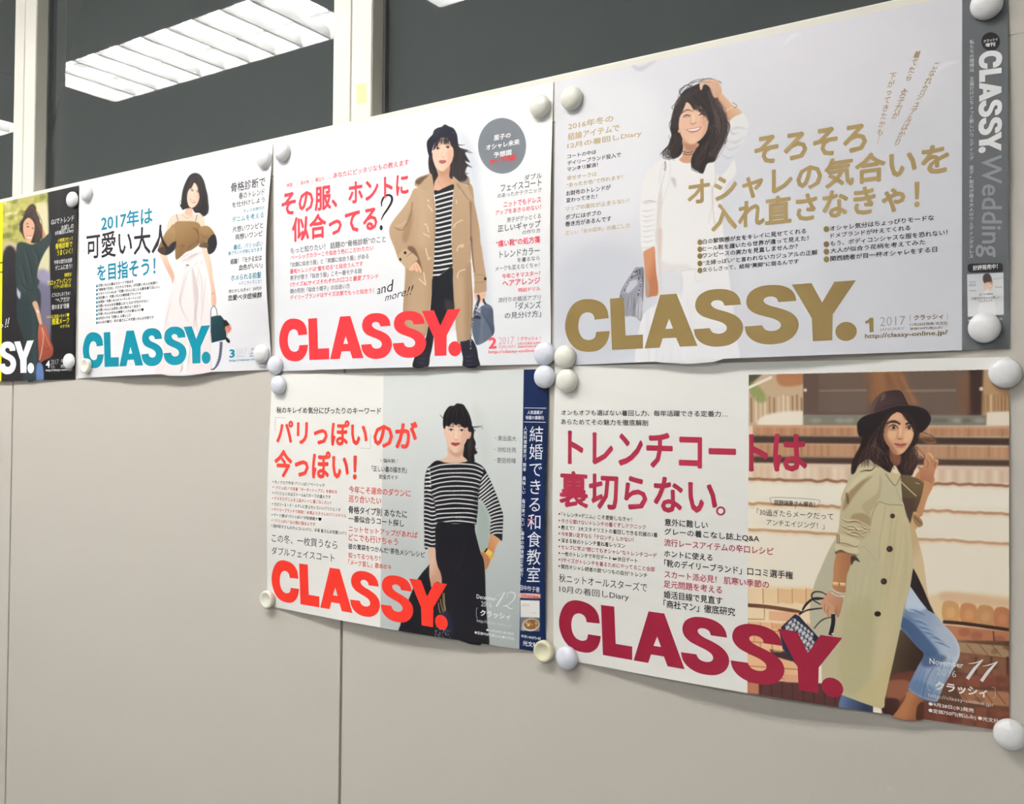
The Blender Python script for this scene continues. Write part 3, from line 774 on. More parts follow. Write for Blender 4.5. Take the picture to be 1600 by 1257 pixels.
# ---- left lower poster: striped top against a grey panel
def art_stripe():
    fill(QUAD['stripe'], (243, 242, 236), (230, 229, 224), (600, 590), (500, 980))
    # pale grey panel on the right, darker downwards
    with clip('px', [(600, 560), (830, 560), (820, 1100), (590, 1100)], False):
        poly('px', [(599.5, 560), (830, 560), (830, 1100), (592.5, 1100)], (222, 225, 222), 0, False, 1, ((170, 177, 176), (690, 640), (780, 1010)))
    poly('x', [(560, 120), (640, 200), (700, 400), (720, 640), (640, 640), (600, 400)], (196, 200, 196), 6, True, .45)
    poly('x', [(610, 980), (650, 1000), (700, 1080), (720, 1200), (720, 1400), (640, 1500), (590, 1300), (600, 1150)], (150, 164, 156), 3, True, .8)
    poly('x', [(60, 900), (130, 800), (130, 1400), (90, 1500)], (214, 216, 210), 4, True, .5)
    H0 = (26, 22, 26)
    poly('x', [(478, 640), (475, 540), (500, 440), (540, 320), (575, 350), (572, 420), (590, 470), (585, 520), (605, 560), (578, 580), (578, 640), (530, 630)], H0, .5)
    strands('x', [(530, 380), (500, 500), (500, 620)], [(570, 400), (580, 520), (570, 640)], 26, [(46, 38, 40), (14, 12, 16), (60, 50, 50)], 6, .6, 6, .25)
    for pts in ([(550, 320), (600, 335), (655, 312)], [(550, 345), (590, 360), (560, 380)], [(565, 500), (590, 525), (608, 512)], [(570, 560), (595, 575), (560, 555)], [(300, 250), (280, 230), (270, 215)], [(560, 330), (630, 325), (660, 350)]):
        stroke('x', pts, (7, 4, 1), (40, 34, 36), .25, .9)
    # neck, face
    poly('x', [(345, 500), (340, 580), (300, 612), (250, 635), (320, 655), (420, 660), (520, 645), (500, 610), (476, 580), (478, 480)], (220, 184, 160), .5)
    poly('x', [(350, 520), (400, 556), (450, 545), (476, 500), (476, 560), (430, 600), (370, 570)], (186, 142, 118), 1.4, True, .7)
    poly('x', [(515, 372), (545, 355), (550, 400), (535, 432), (510, 430)], (214, 166, 140), .4)
    poly('x', [(305, 345), (318, 350), (322, 400), (310, 390)], (206, 166, 146), .4)
    face = [(312, 320), (308, 390), (325, 440), (340, 495), (370, 535), (405, 557), (440, 548), (475, 505), (505, 455), (522, 400), (530, 340), (500, 290), (420, 270), (350, 290)]
    poly('x', face, (230, 196, 172), .4)
    with clip('x', face):
        poly('x', [(480, 330), (530, 330), (520, 430), (470, 520), (420, 555), (450, 480)], (200, 158, 134), 1.8, True, .6)
        poly('x', [(310, 420), (350, 500), (400, 556), (330, 520)], (206, 166, 144), 1.5, True, .6)
        ell('x', 355, 420, 22, 20, (236, 186, 166), 2, .6)
        ell('x', 470, 420, 22, 20, (226, 172, 150), 2, .6)
        ell('x', 412, 400, 7, 40, (244, 216, 196), 1, .8)
    stroke('x', [(345, 330), (370, 322), (396, 332)], (4, 8, 5), (92, 66, 58), .4, .85)
    stroke('x', [(432, 330), (462, 322), (492, 336)], (5, 8, 4), (92, 66, 58), .4, .85)
    for (cx, cy) in ((370, 356), (465, 360)):
        poly('x', [(cx - 22, cy), (cx, cy - 9), (cx + 22, cy + 3), (cx, cy + 8)], (226, 214, 206), .25)
        ell('x', cx, cy, 9, 9, (56, 38, 34), .25)
        stroke('x', [(cx - 25, cy - 1), (cx, cy - 11), (cx + 25, cy + 3)], (3, 6, 3), (40, 26, 26), .25)
    stroke('x', [(398, 372), (394, 425), (402, 440)], 4, (200, 150, 124), .6, .7)
    stroke('x', [(400, 440), (415, 447), (436, 438)], (3, 6, 3), (168, 112, 92), .35, .9)
    poly('x', [(368, 474), (395, 466), (410, 471), (425, 467), (452, 474), (432, 492), (410, 500), (386, 492)], (170, 66, 66), .35)
    stroke('x', [(368, 476), (410, 482), (452, 475)], 3, (110, 36, 40), .25)
    hair = [(302, 335), (298, 290), (305, 220), (335, 165), (362, 142), (400, 140), (415, 122), (440, 120), (480, 130), (505, 165), (530, 210), (548, 265), (556, 310), (550, 370), (525, 365), (518, 330), (495, 338), (470, 325), (440, 300), (415, 312), (385, 290), (352, 322), (325, 318), (315, 345)]
    poly('x', hair, (24, 20, 24), .45)
    strands('x', [(420, 130), (340, 180), (310, 320)], [(440, 130), (430, 220), (430, 305)], 36, [(48, 42, 44), (16, 14, 18), (66, 58, 58)], 5, .55, 5, .25)
    strands('x', [(440, 130), (450, 220), (460, 320)], [(470, 130), (530, 220), (545, 350)], 30, [(48, 42, 44), (16, 14, 18)], 5, .55, 5, .25)
    strands('x', [(400, 230), (380, 270), (360, 318)], [(480, 240), (490, 290), (510, 332)], 18, [(24, 20, 24), (40, 32, 34)], 5, .9, 5, .2)
    # striped top
    body = [(240, 630), (320, 648), (420, 652), (500, 640), (530, 628), (600, 650), (660, 695), (645, 780), (622, 860), (612, 960), (610, 1060), (600, 1150), (596, 1195), (565, 1200), (400, 1190), (240, 1192), (232, 1120), (225, 1010), (200, 930), (150, 880), (150, 760), (170, 690)]
    larm = [(175, 680), (142, 750), (132, 850), (130, 1000), (128, 1130), (132, 1257), (136, 1412), (180, 1408), (227, 1404), (232, 1257), (236, 1120), (222, 1000), (195, 920), (190, 800)]
    rarm = [(655, 690), (700, 760), (745, 860), (785, 960), (815, 1050), (834, 1110), (834, 1180), (830, 1260), (824, 1342), (800, 1330), (760, 1300), (720, 1285), (722, 1200), (728, 1150), (705, 1090), (680, 1040), (650, 990), (612, 962), (620, 870), (640, 780)]
    BK, WH = (26, 25, 29), (236, 236, 234)
    for P in (body, larm, rarm):
        poly('x', P, BK, .35)
    with clip('x', body):
        for k in range(15):
            y = 664 + k * 39.5
            s = 16 * max(0, 1 - k / 9)
            wv = 5 * math.sin(k * 1.3)
            stroke('x', [(120, y + 38 + s), (200, y + 18 + s * .6 + (10 if 4 < k < 8 else 0)), (280, y + 4), (400, y - 6 + wv), (520, y - 2), (600, y + 12), (680, y + 36 + s)], 11, WH, .3, .95)
        poly('x', [(580, 900), (625, 860), (615, 1180), (580, 1190)], (20, 20, 24), 2, True, .35)
    with clip('x', larm):
        for k in range(20):
            y = 700 + k * 36.5
            stroke('x', [(110, y + (14 if k < 8 else 0)), (160, y + 8), (200, y + 20), (250, y + (44 if k < 8 else 12))], 12, WH, .3, .95)
    with clip('x', rarm):
        for k in range(18):
            t = k / 17
            bx, by = 632 + 120 * t, 800 + 470 * t
            sl = -70 + 100 * t
            stroke('x', [(bx - 70, by + 66 - 10 * t), (bx, by + 10), (bx + 70, by + sl * .2 - 50 * (1 - t)), (bx + 130, by + sl * .5 - 80 * (1 - t))], 12, WH, .3, .95)
    stroke('x', [(612, 965), (625, 860), (645, 775)], 5, (16, 16, 20), .4, .8)
    stroke('x', [(196, 925), (222, 1005), (235, 1110)], 5, (16, 16, 20), .4, .8)
    # high skirt
    sk = [(682.5, 818), (710, 819), (739, 819), (742.5, 832), (750, 861), (756, 876), (758, 900), (759, 936), (761, 970), (762, 1015), (720, 1008), (631, 995), (626, 975), (632, 955), (640, 934), (650, 910), (660, 895), (672, 880), (680, 855)]
    poly('px', sk, (24, 23, 28), .35)
    with clip('px', sk):
        stroke('y', [(480, 300), (440, 460), (380, 600)], 10, (44, 42, 48), 1.5, .6)
        stroke('y', [(300, 380), (360, 500), (520, 640)], 8, (40, 38, 44), 1.5, .5)
        stroke('y', [(250, 165), (240, 260), (236, 380)], 5, (46, 44, 50), .6, .6)
        poly('y', [(240, 950), (300, 900), (340, 940), (370, 1100), (250, 1080)], (34, 36, 56), 1.2, True, .9)
        for k in range(60):
            x, y = 210 + rnd.random() * 160, 1035 + rnd.random() * 95
            if (x - 230) * .5 + 1035 < y + 20:
                ell('y', x, y, 3.2, 3.2, (206, 202, 196), .1, .9)
    # arms below the cuffs
    poly('y', [(158, 368), (165, 440), (168, 520), (168, 600), (178, 660), (185, 700), (200, 690), (215, 665), (240, 655), (272, 668), (274, 620), (262, 570), (240, 520), (225, 450), (216, 365)], (216, 180, 156), .4, True, 1, ((190, 148, 124), (170, 500), (250, 560)))
    for pts in ([(200, 600), (195, 650), (192, 690)], [(225, 600), (225, 640), (222, 660)], [(250, 600), (252, 650)]):
        stroke('y', pts, (2, 5, 2), (160, 116, 96), .3, .7)
    poly('y', [(692, 245), (680, 300), (665, 360), (640, 400), (605, 405), (625, 440), (640, 480), (645, 545), (665, 535), (680, 500), (695, 460), (715, 420), (740, 350), (768, 290), (730, 268)], (178, 118, 76), .4, True, 1, ((206, 150, 106), (640, 400), (740, 330)))
    poly('y', [(652, 368), (680, 374), (712, 412), (716, 440), (690, 464), (664, 430), (634, 400)], (214, 170, 70), .3, True)
    poly('y', [(655, 368), (668, 372), (650, 400), (636, 400)], (54, 34, 20), .3)
    for k in range(3):
        stroke('y', [(672 + k * 14, 380 + k * 8), (656 + k * 14, 412 + k * 10)], 6, (250, 232, 160), .25)
    for (xa, ya, xb, yb) in ((246, 830, 262, 922), (262, 800, 290, 915), (285, 750, 300, 905), (296, 748, 308, 900)):
        stroke('y', [(xa, ya), ((xa + xb) / 2 - 4, (ya + yb) / 2), (xb, yb)], 6, (176, 150, 100), .25)
    # blue book strip
    poly('px', [(818.6, 570), (870, 570), (864, 1040), (811, 1040)], (15, 31, 68), .2, False)
    poly('A', [(160, 668), (305, 672), (306, 802), (160, 798)], (236, 234, 228), .25, False)
    poly('A', [(160, 798), (306, 802), (306, 905), (160, 900)], (104, 106, 112), .25, False)
    ell('A', 240, 855, 66, 48, (226, 214, 190), .4, 1, -.1)
    ell('A', 242, 852, 56, 38, (120, 84, 48), .5, 1, -.1)
    for k in range(14):
        ell('A', 200 + rnd.random() * 82, 830 + rnd.random() * 42, 9, 8, rnd.choice([(206, 176, 120), (176, 134, 78), (86, 58, 34), (222, 196, 146)]), .4)
    ell('A', 184, 882, 18, 18, (196, 200, 206), .4, .7)
    for y in (700, 712, 765):
        stroke('A', [(172 if y < 750 else 250, y), (228 if y < 750 else 285, y + 1)], 3, (150, 150, 148), .3, .8)
    poly('A', [(160, 616), (300, 622), (310, 638), (300, 655), (160, 650), (153, 632)], (238, 190, 180), .3)

# ---- middle upper poster: duffle coat
def art_duffle():
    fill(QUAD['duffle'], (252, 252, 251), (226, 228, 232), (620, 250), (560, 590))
    poly('j', [(760, 120), (880, 200), (980, 420), (1010, 800), (1060, 1257), (1100, 2000), (960, 2000), (940, 1000), (860, 500)], (206, 211, 222), 7, True, .75)
    poly('k', [(0, 700), (230, 640), (250, 1150), (0, 1150)], (222, 225, 230), 8, True, .4)
    poly('j', [(240, 1120), (330, 1040), (330, 1257), (250, 1257)], (158, 168, 178), 1.5)
    poly('k', [(225, 0), (300, 0), (350, 150), (380, 260), (300, 130), (240, 90)], (120, 104, 92), .8)
    # hair behind
    H0 = (34, 28, 30)
    poly('j', [(770, 260), (800, 310), (840, 335), (890, 350), (860, 370), (880, 420), (905, 465), (860, 450), (885, 500), (870, 520), (860, 570), (885, 610), (860, 650), (800, 660), (745, 630), (700, 610), (700, 400)], H0, .6)
    for pts in ([(790, 290), (830, 295), (862, 288)], [(820, 330), (880, 345), (938, 375)], [(820, 335), (890, 365), (930, 372)], [(860, 400), (890, 440), (905, 468)], [(870, 480), (900, 495), (932, 512)], [(860, 470), (900, 505), (930, 520)], [(860, 570), (880, 575), (900, 570)]):
        stroke('j', pts, (10, 6, 1), (44, 36, 38), .3, .9)
    poly('j', [(510, 380), (498, 470), (510, 560), (530, 600), (545, 690), (556, 760), (600, 640), (590, 560), (560, 480), (548, 380)], H0, .5)
    strands('j', [(720, 330), (710, 480), (720, 620)], [(800, 320), (850, 480), (860, 640)], 50, [(56, 46, 46), (24, 20, 24), (70, 58, 56)], 6, .55, 7, .3)
    strands('j', [(515, 400), (515, 520), (545, 720)], [(545, 400), (560, 520), (590, 640)], 18, [(60, 48, 46), (24, 20, 22)], 5, .55, 4, .3)
    # neck and chest
    poly('j', [(580, 490), (598, 580), (560, 660), (552, 750), (600, 745), (680, 712), (752, 680), (740, 640), (705, 600), (705, 460)], (218, 172, 144), .5, True, 1, ((198, 148, 120), (600, 700), (700, 600)))
    poly('j', [(590, 520), (640, 550), (690, 520), (700, 560), (640, 600), (600, 580)], (190, 138, 110), 1.3, True, .7)
    stroke('j', [(590, 650), (620, 690), (640, 720)], 5, (180, 132, 108), .6, .7)
    face = [(545, 300), (538, 400), (553, 470), (580, 520), (615, 546), (650, 546), (690, 510), (722, 470), (740, 420), (748, 350), (738, 290), (650, 230), (570, 250)]
    poly('j', face, (238, 202, 178), .4)
    with clip('j', face):
        poly('j', [(690, 340), (750, 340), (730, 460), (680, 520), (640, 550), (680, 470)], (220, 172, 146), 1.6, True, .7)
        ell('j', 580, 400, 22, 22, (240, 190, 168), 2, .6)
        ell('j', 700, 395, 20, 20, (232, 168, 146), 2, .6)
        poly('j', [(540, 250), (745, 250), (740, 300), (640, 290), (545, 320)], (190, 148, 126), 1.2, True, .6)
    for (cx, cy) in ((590, 328), (690, 316)):
        poly('j', [(cx - 22, cy), (cx, cy - 10), (cx + 22, cy), (cx, cy + 11)], (222, 208, 200), .25)
        ell('j', cx, cy + 1, 11, 10, (60, 38, 32), .25)
        stroke('j', [(cx - 24, cy), (cx, cy - 12), (cx + 24, cy + 1)], (4, 8, 4), (60, 40, 36), .25)
        stroke('j', [(cx - 26, cy - 22), (cx, cy - 28), (cx + 26, cy - 20)], (2, 6, 2), (130, 96, 80), .5, .7)
    stroke('j', [(638, 350), (628, 395), (632, 408)], 4, (214, 164, 138), .6, .7)
    stroke('j', [(630, 408), (642, 414), (660, 406)], (3, 6, 3), (180, 122, 100), .35, .8)
    poly('j', [(600, 456), (622, 440), (638, 445), (652, 438), (676, 454), (652, 476), (624, 477)], (178, 98, 94), .35)
    stroke('j', [(604, 456), (638, 460), (674, 455)], 3, (130, 60, 60), .25)
    poly('j', [(750, 365), (764, 360), (762, 405), (750, 410)], (216, 160, 134), .4)
    ell('j', 756, 402, 4, 4, (250, 240, 230), .2)
    # fringe and hat
    strands('j', [(600, 215), (572, 260), (546, 345)], [(625, 215), (600, 250), (588, 298)], 24, [(34, 28, 30), (50, 40, 40)], 8, .9, 4, .25)
    strands('j', [(680, 215), (705, 245), (712, 292)], [(700, 215), (748, 280), (762, 345)], 24, [(34, 28, 30), (50, 40, 40)], 8, .9, 4, .25)
    strands('j', [(605, 220), (600, 250), (602, 286)], [(700, 220), (700, 250), (698, 284)], 34, [(34, 28, 30), (50, 40, 40)], 8, .85, 4, .25)
    poly('j', [(690, 225), (750, 235), (785, 290), (780, 340), (740, 320), (725, 280)], H0, .5)
    poly('j', [(742, 290), (780, 290), (800, 420), (760, 470), (748, 360)], H0, .5)
    hat = [(505, 400), (488, 340), (484, 265), (510, 222), (540, 190), (555, 150), (590, 125), (630, 114), (660, 92), (700, 110), (745, 130), (775, 180), (785, 225), (790, 290), (775, 300), (755, 262), (700, 228), (620, 224), (575, 250), (548, 300), (535, 350), (520, 400)]
    poly('j', hat, (22, 24, 38), .4)
    with clip('j', hat):
        poly('j', [(560, 160), (620, 130), (600, 180), (540, 230), (520, 300)], (44, 46, 62), 2, True, .7)
        stroke('j', [(548, 230), (620, 205), (700, 205), (775, 235)], 5, (40, 42, 58), .6, .8)
        stroke('j', [(735, 170), (750, 182)], 5, (96, 98, 110), .3)
    # coat
    T0, T1, T2 = (184, 156, 126), (168, 138, 108), (146, 116, 88)
    left = (cv('j', [(545, 740), (480, 735), (400, 715), (352, 730), (320, 800), (280, 870), (220, 950), (150, 1040), (116, 1110), (118, 1180), (142, 1250)]) +
            cv('k', [(150, 100), (190, 210), (245, 270), (245, 400), (236, 520), (228, 640), (225, 800), (260, 860), (400, 900), (438, 860), (455, 740), (472, 600), (488, 440), (498, 300), (508, 120), (512, 0)]) +
            cv('j', [(565, 1250), (568, 1000), (562, 880), (550, 780)]))
    poly('px', left, T0, .4, True, 1, (T1, (640, 320), (650, 480)))
    with clip('px', left):
        poly('j', [(330, 930), (345, 1000), (310, 1200), (270, 1257), (240, 1200), (280, 1080)], T2, 1.5, True, .7)
        stroke('j', [(340, 860), (330, 960), (290, 1060), (250, 1130)], 10, (112, 84, 62), .8, .8)
        stroke('j', [(160, 1100), (210, 1125), (255, 1130)], (3, 9, 3), (104, 76, 56), .4, .9)
        stroke('j', [(175, 1090), (230, 1080), (290, 1040)], 14, (204, 178, 150), 1.2, .6)
        poly('j', [(380, 760), (480, 760), (500, 1250), (380, 1250)], (192, 166, 136), 4, True, .6)
        stroke('j', [(548, 760), (562, 1000), (560, 1257)], 7, (120, 92, 70), .6, .7)
        poly('k', [(270, 90), (330, 100), (380, 220), (400, 330), (350, 230), (290, 150)], (92, 68, 54), .9, True, .85)
        poly('k', [(300, 400), (440, 380), (420, 860), (260, 860)], (188, 162, 132), 4, True, .6)
        strands('j', [(370, 780), (350, 1000), (340, 1257)], [(540, 800), (540, 1000), (540, 1257)], 20, [(196, 170, 140), (160, 132, 104)], 14, .2, 14, 1.4)
    stroke('k', [(246, 275), (244, 400), (230, 640)], 4, (140, 112, 88), .5, .5)
    cuff = [(185, 170), (240, 112), (290, 130), (350, 180), (355, 215), (310, 245), (275, 288), (225, 250)]
    poly('k', cuff, (190, 162, 132), .4)
    stroke('k', [(255, 180), (300, 145), (322, 140)], (2, 6, 2), (110, 82, 62), .3, .9)
    stroke('k', [(275, 288), (310, 245), (352, 212)], 5, (112, 84, 62), .3, .9)
    ell('k', 246, 144, 12, 13, (28, 24, 30), .25)
    ell('k', 203, 203, 10, 13, (28, 24, 30), .25)
    poly('k', [(275, 288), (310, 245), (345, 225), (375, 260), (395, 310), (385, 325), (365, 300), (350, 318), (330, 295), (310, 305), (290, 300)], (224, 178, 150), .35)
    for pts in ([(320, 260), (335, 290)], [(345, 250), (362, 295)]):
        stroke('k', pts, 5, (170, 120, 96), .3, .7, False)
    right = (cv('j', [(745, 610), (760, 650), (820, 690), (870, 690), (905, 760), (910, 850), (905, 1000), (905, 1257)]) +
             cv('k', [(828, 60), (832, 200), (840, 400), (850, 560), (842, 760), (830, 912), (735, 943), (705, 935), (695, 760), (680, 600), (672, 400), (664, 200), (662, 0)]) +
             cv('j', [(725, 1250), (732, 950), (745, 760)]))
    poly('px', right, T0, .4, True, 1, (T1, (715, 300), (728, 500)))
    with clip('px', right):
        stroke('j', [(742, 700), (730, 950), (722, 1257)], 8, (206, 180, 150), .6, .7)
        poly('k', [(690, 400), (760, 400), (770, 900), (710, 920)], (190, 164, 134), 3, True, .6)
        stroke('k', [(828, 0), (836, 300), (846, 600), (838, 800)], 9, (112, 86, 66), .6, .9)
        poly('k', [(790, 300), (840, 320), (840, 820), (800, 900)], (150, 122, 94), 2, True, .6)
    rs = (cv('j', [(890, 668), (930, 700), (945, 800), (950, 860), (975, 980), (1000, 1120), (1012, 1257)]) +
          cv('k', [(930, 100), (950, 240), (968, 350), (972, 420), (968, 490), (920, 500), (866, 515), (864, 420), (858, 320), (845, 220), (830, 80)]) +
          cv('j', [(905, 1200), (905, 1000), (900, 860), (880, 760)]))
    poly('px', rs, T1, .4, True, 1, ((178, 148, 118), (735, 340), (752, 400)))
    with clip('px', rs):
        stroke('j', [(912, 840), (912, 1000), (915, 1257)], 14, (98, 74, 58), 1.2, .9)
        stroke('k', [(836, 0), (848, 200), (862, 320)], 12, (88, 66, 54), 1, .9)
        stroke('k', [(862, 345), (915, 340), (960, 350)], 4, (120, 92, 68), .3, .8)
        stroke('k', [(862, 412), (960, 405)], 4, (120, 92, 68), .3, .8)
    ell('k', 961, 376, 11, 15, (30, 28, 34), .25)
    stroke('k', [(826, 205), (848, 270)], 7, (228, 214, 186), .3)
    # hood
    poly('j', [(372, 640), (400, 612), (460, 590), (520, 572), (540, 620), (552, 740), (520, 748), (450, 735), (390, 710), (362, 685)], T0, .4)
    poly('j', [(372, 650), (420, 615), (500, 590), (460, 630), (420, 675), (390, 682)], (88, 70, 56), .8, True, .95)
    poly('j', [(740, 600), (800, 650), (860, 690), (905, 750), (935, 850), (880, 830), (820, 740), (770, 680), (745, 650)], T0, .4)
    stroke('j', [(785, 670), (830, 740), (880, 815), (930, 850)], (3, 8, 3), (116, 88, 66), .4, .9)
    stroke('j', [(775, 670), (800, 715), (815, 715)], 5, (116, 88, 66), .4, .9)
    poly('j', [(800, 650), (860, 640), (890, 600), (905, 660), (880, 690)], (120, 94, 76), .8, True, .8)
    # striped shirt
    shirt = (cv('j', [(556, 745), (600, 742), (660, 712), (746, 682), (742, 760), (732, 900), (724, 1100), (724, 1257)]) +
             cv('k', [(660, 40), (664, 160), (666, 272), (600, 310), (545, 352), (495, 362), (505, 200), (510, 0)]) +
             cv('j', [(565, 1250), (570, 1000), (566, 850)]))
    poly('px', shirt, (24, 23, 27), .3)
    with clip('px', shirt):
        for k in range(22):
            y = 770 + k * 46.6
            sl = 54 - k * 1.4
            stroke('j', [(540, y + sl * .35 + (10 if k < 3 else 0)), (600, y + sl * .22), (660, y - sl * .1), (760, y - sl * .62)], 17, (240, 240, 238), .3, .97)
        stroke('j', [(556, 745), (600, 742), (660, 712), (746, 682)], 5, (20, 20, 24), .3)
    # trousers and boots
    tr = [(492, 365), (545, 352), (600, 312), (666, 275), (672, 400), (680, 560), (684, 650), (660, 760), (620, 860), (560, 900), (505, 860), (500, 905), (485, 1000), (468, 1070), (444, 1168), (320, 1170), (326, 1090), (360, 1020), (420, 930), (445, 840), (465, 700), (482, 520)]
    poly('k', tr, (24, 24, 30), .35)
    with clip('k', tr):
        poly('k', [(600, 560), (680, 600), (670, 700), (620, 680)], (58, 52, 50), 1.5, True, .8)
        for y in (1040, 1080, 1120):
            stroke('k', [(360, y), (400, y + 12), (440, y + 2)], (2, 8, 2), (66, 70, 96), .5, .7)
    poly('k', [(735, 944), (790, 930), (834, 915), (860, 940), (885, 1000), (898, 1080), (908, 1170), (770, 1170), (762, 1080), (744, 1000)], (26, 26, 38), .35)
    for y in (1060, 1100, 1140):
        stroke('k', [(780, y), (810, y + 14), (850, y + 4)], (2, 8, 2), (74, 78, 104), .5, .7)
    poly('k', [(640, 842), (700, 838), (712, 940), (745, 960), (640, 980), (600, 900)], (240, 241, 243), .5, False)
    # toggles
    for pts in ([(430, 100), (440, 150), (458, 205)], [(445, 205), (478, 188)], [(410, 315), (418, 360), (430, 432)], [(368, 375), (400, 405), (430, 432)], [(710, 130), (715, 100), (735, 80), (772, 72)], [(712, 370), (718, 330), (740, 305), (782, 292)], [(735, 92), (770, 88)]):
        stroke('k', pts, 8, (226, 206, 172), .3)
    for pts in ([(485, 830), (510, 850)], [(490, 880), (515, 910), (540, 948)], [(455, 1075), (480, 1075), (500, 1150)], [(445, 1160), (480, 1180), (515, 1192)], [(752, 1110), (755, 1080), (790, 1050), (835, 1032)], [(772, 830), (778, 870)]):
        stroke('j', pts, 10, (222, 200, 166), .3)
    # handbag
    poly('k', [(866, 510), (905, 505), (950, 495), (965, 520), (955, 560), (940, 600), (925, 570), (915, 600), (895, 560), (880, 580)], (220, 174, 148), .35)
    stroke('k', [(895, 520), (905, 560), (880, 640), (860, 700)], 22, (44, 44, 56), .4)
    stroke('k', [(945, 555), (955, 590), (985, 620)], 16, (30, 32, 44), .4)
    bag = [(850, 722), (862, 700), (905, 640), (960, 605), (1000, 610), (1028, 650), (1036, 760), (1042, 850), (1010, 900), (950, 945), (890, 968), (866, 930), (845, 840)]
    poly('k', bag, (92, 102, 118), .4)
    with clip('k', bag):
        for k in range(16):
            stroke('k', [(900 + k * 9, 640 + k * 2 - 20), (960 + k * 6, 740 + k * 8), (1040, 800 + k * 16)], 4.5, (58, 66, 82), .35, .8)
        for k in range(9):
            stroke('k', [(1040, 610 + k * 34), (960, 760 + k * 26), (940, 800 + k * 22)], 4, (56, 64, 80), .35, .6)
        poly('k', [(845, 740), (900, 720), (920, 740), (900, 960), (860, 930)], (72, 82, 98), 1, True, .8)
        poly('k', [(850, 730), (880, 705), (918, 716), (915, 735), (880, 730)], (24, 26, 36), .5)
    for k in range(42):
        t = k / 41
        x, y = 880 - 50 * math.sin(t * 1.9), 590 + 410 * t
        ell('k', x + rnd.gauss(0, 3), y, 6, 5, rnd.choice([(150, 154, 160), (70, 72, 80), (196, 198, 202)]), .15)
    for k in range(22):
        ell('k', 868 + rnd.random() * 50, 600 + rnd.random() * 100, 6, 5, rnd.choice([(150, 154, 160), (84, 86, 94), (206, 208, 212)]), .15)
    ell('px', 784.5, 228, 37.5, 43.5, (122, 127, 134), .2)

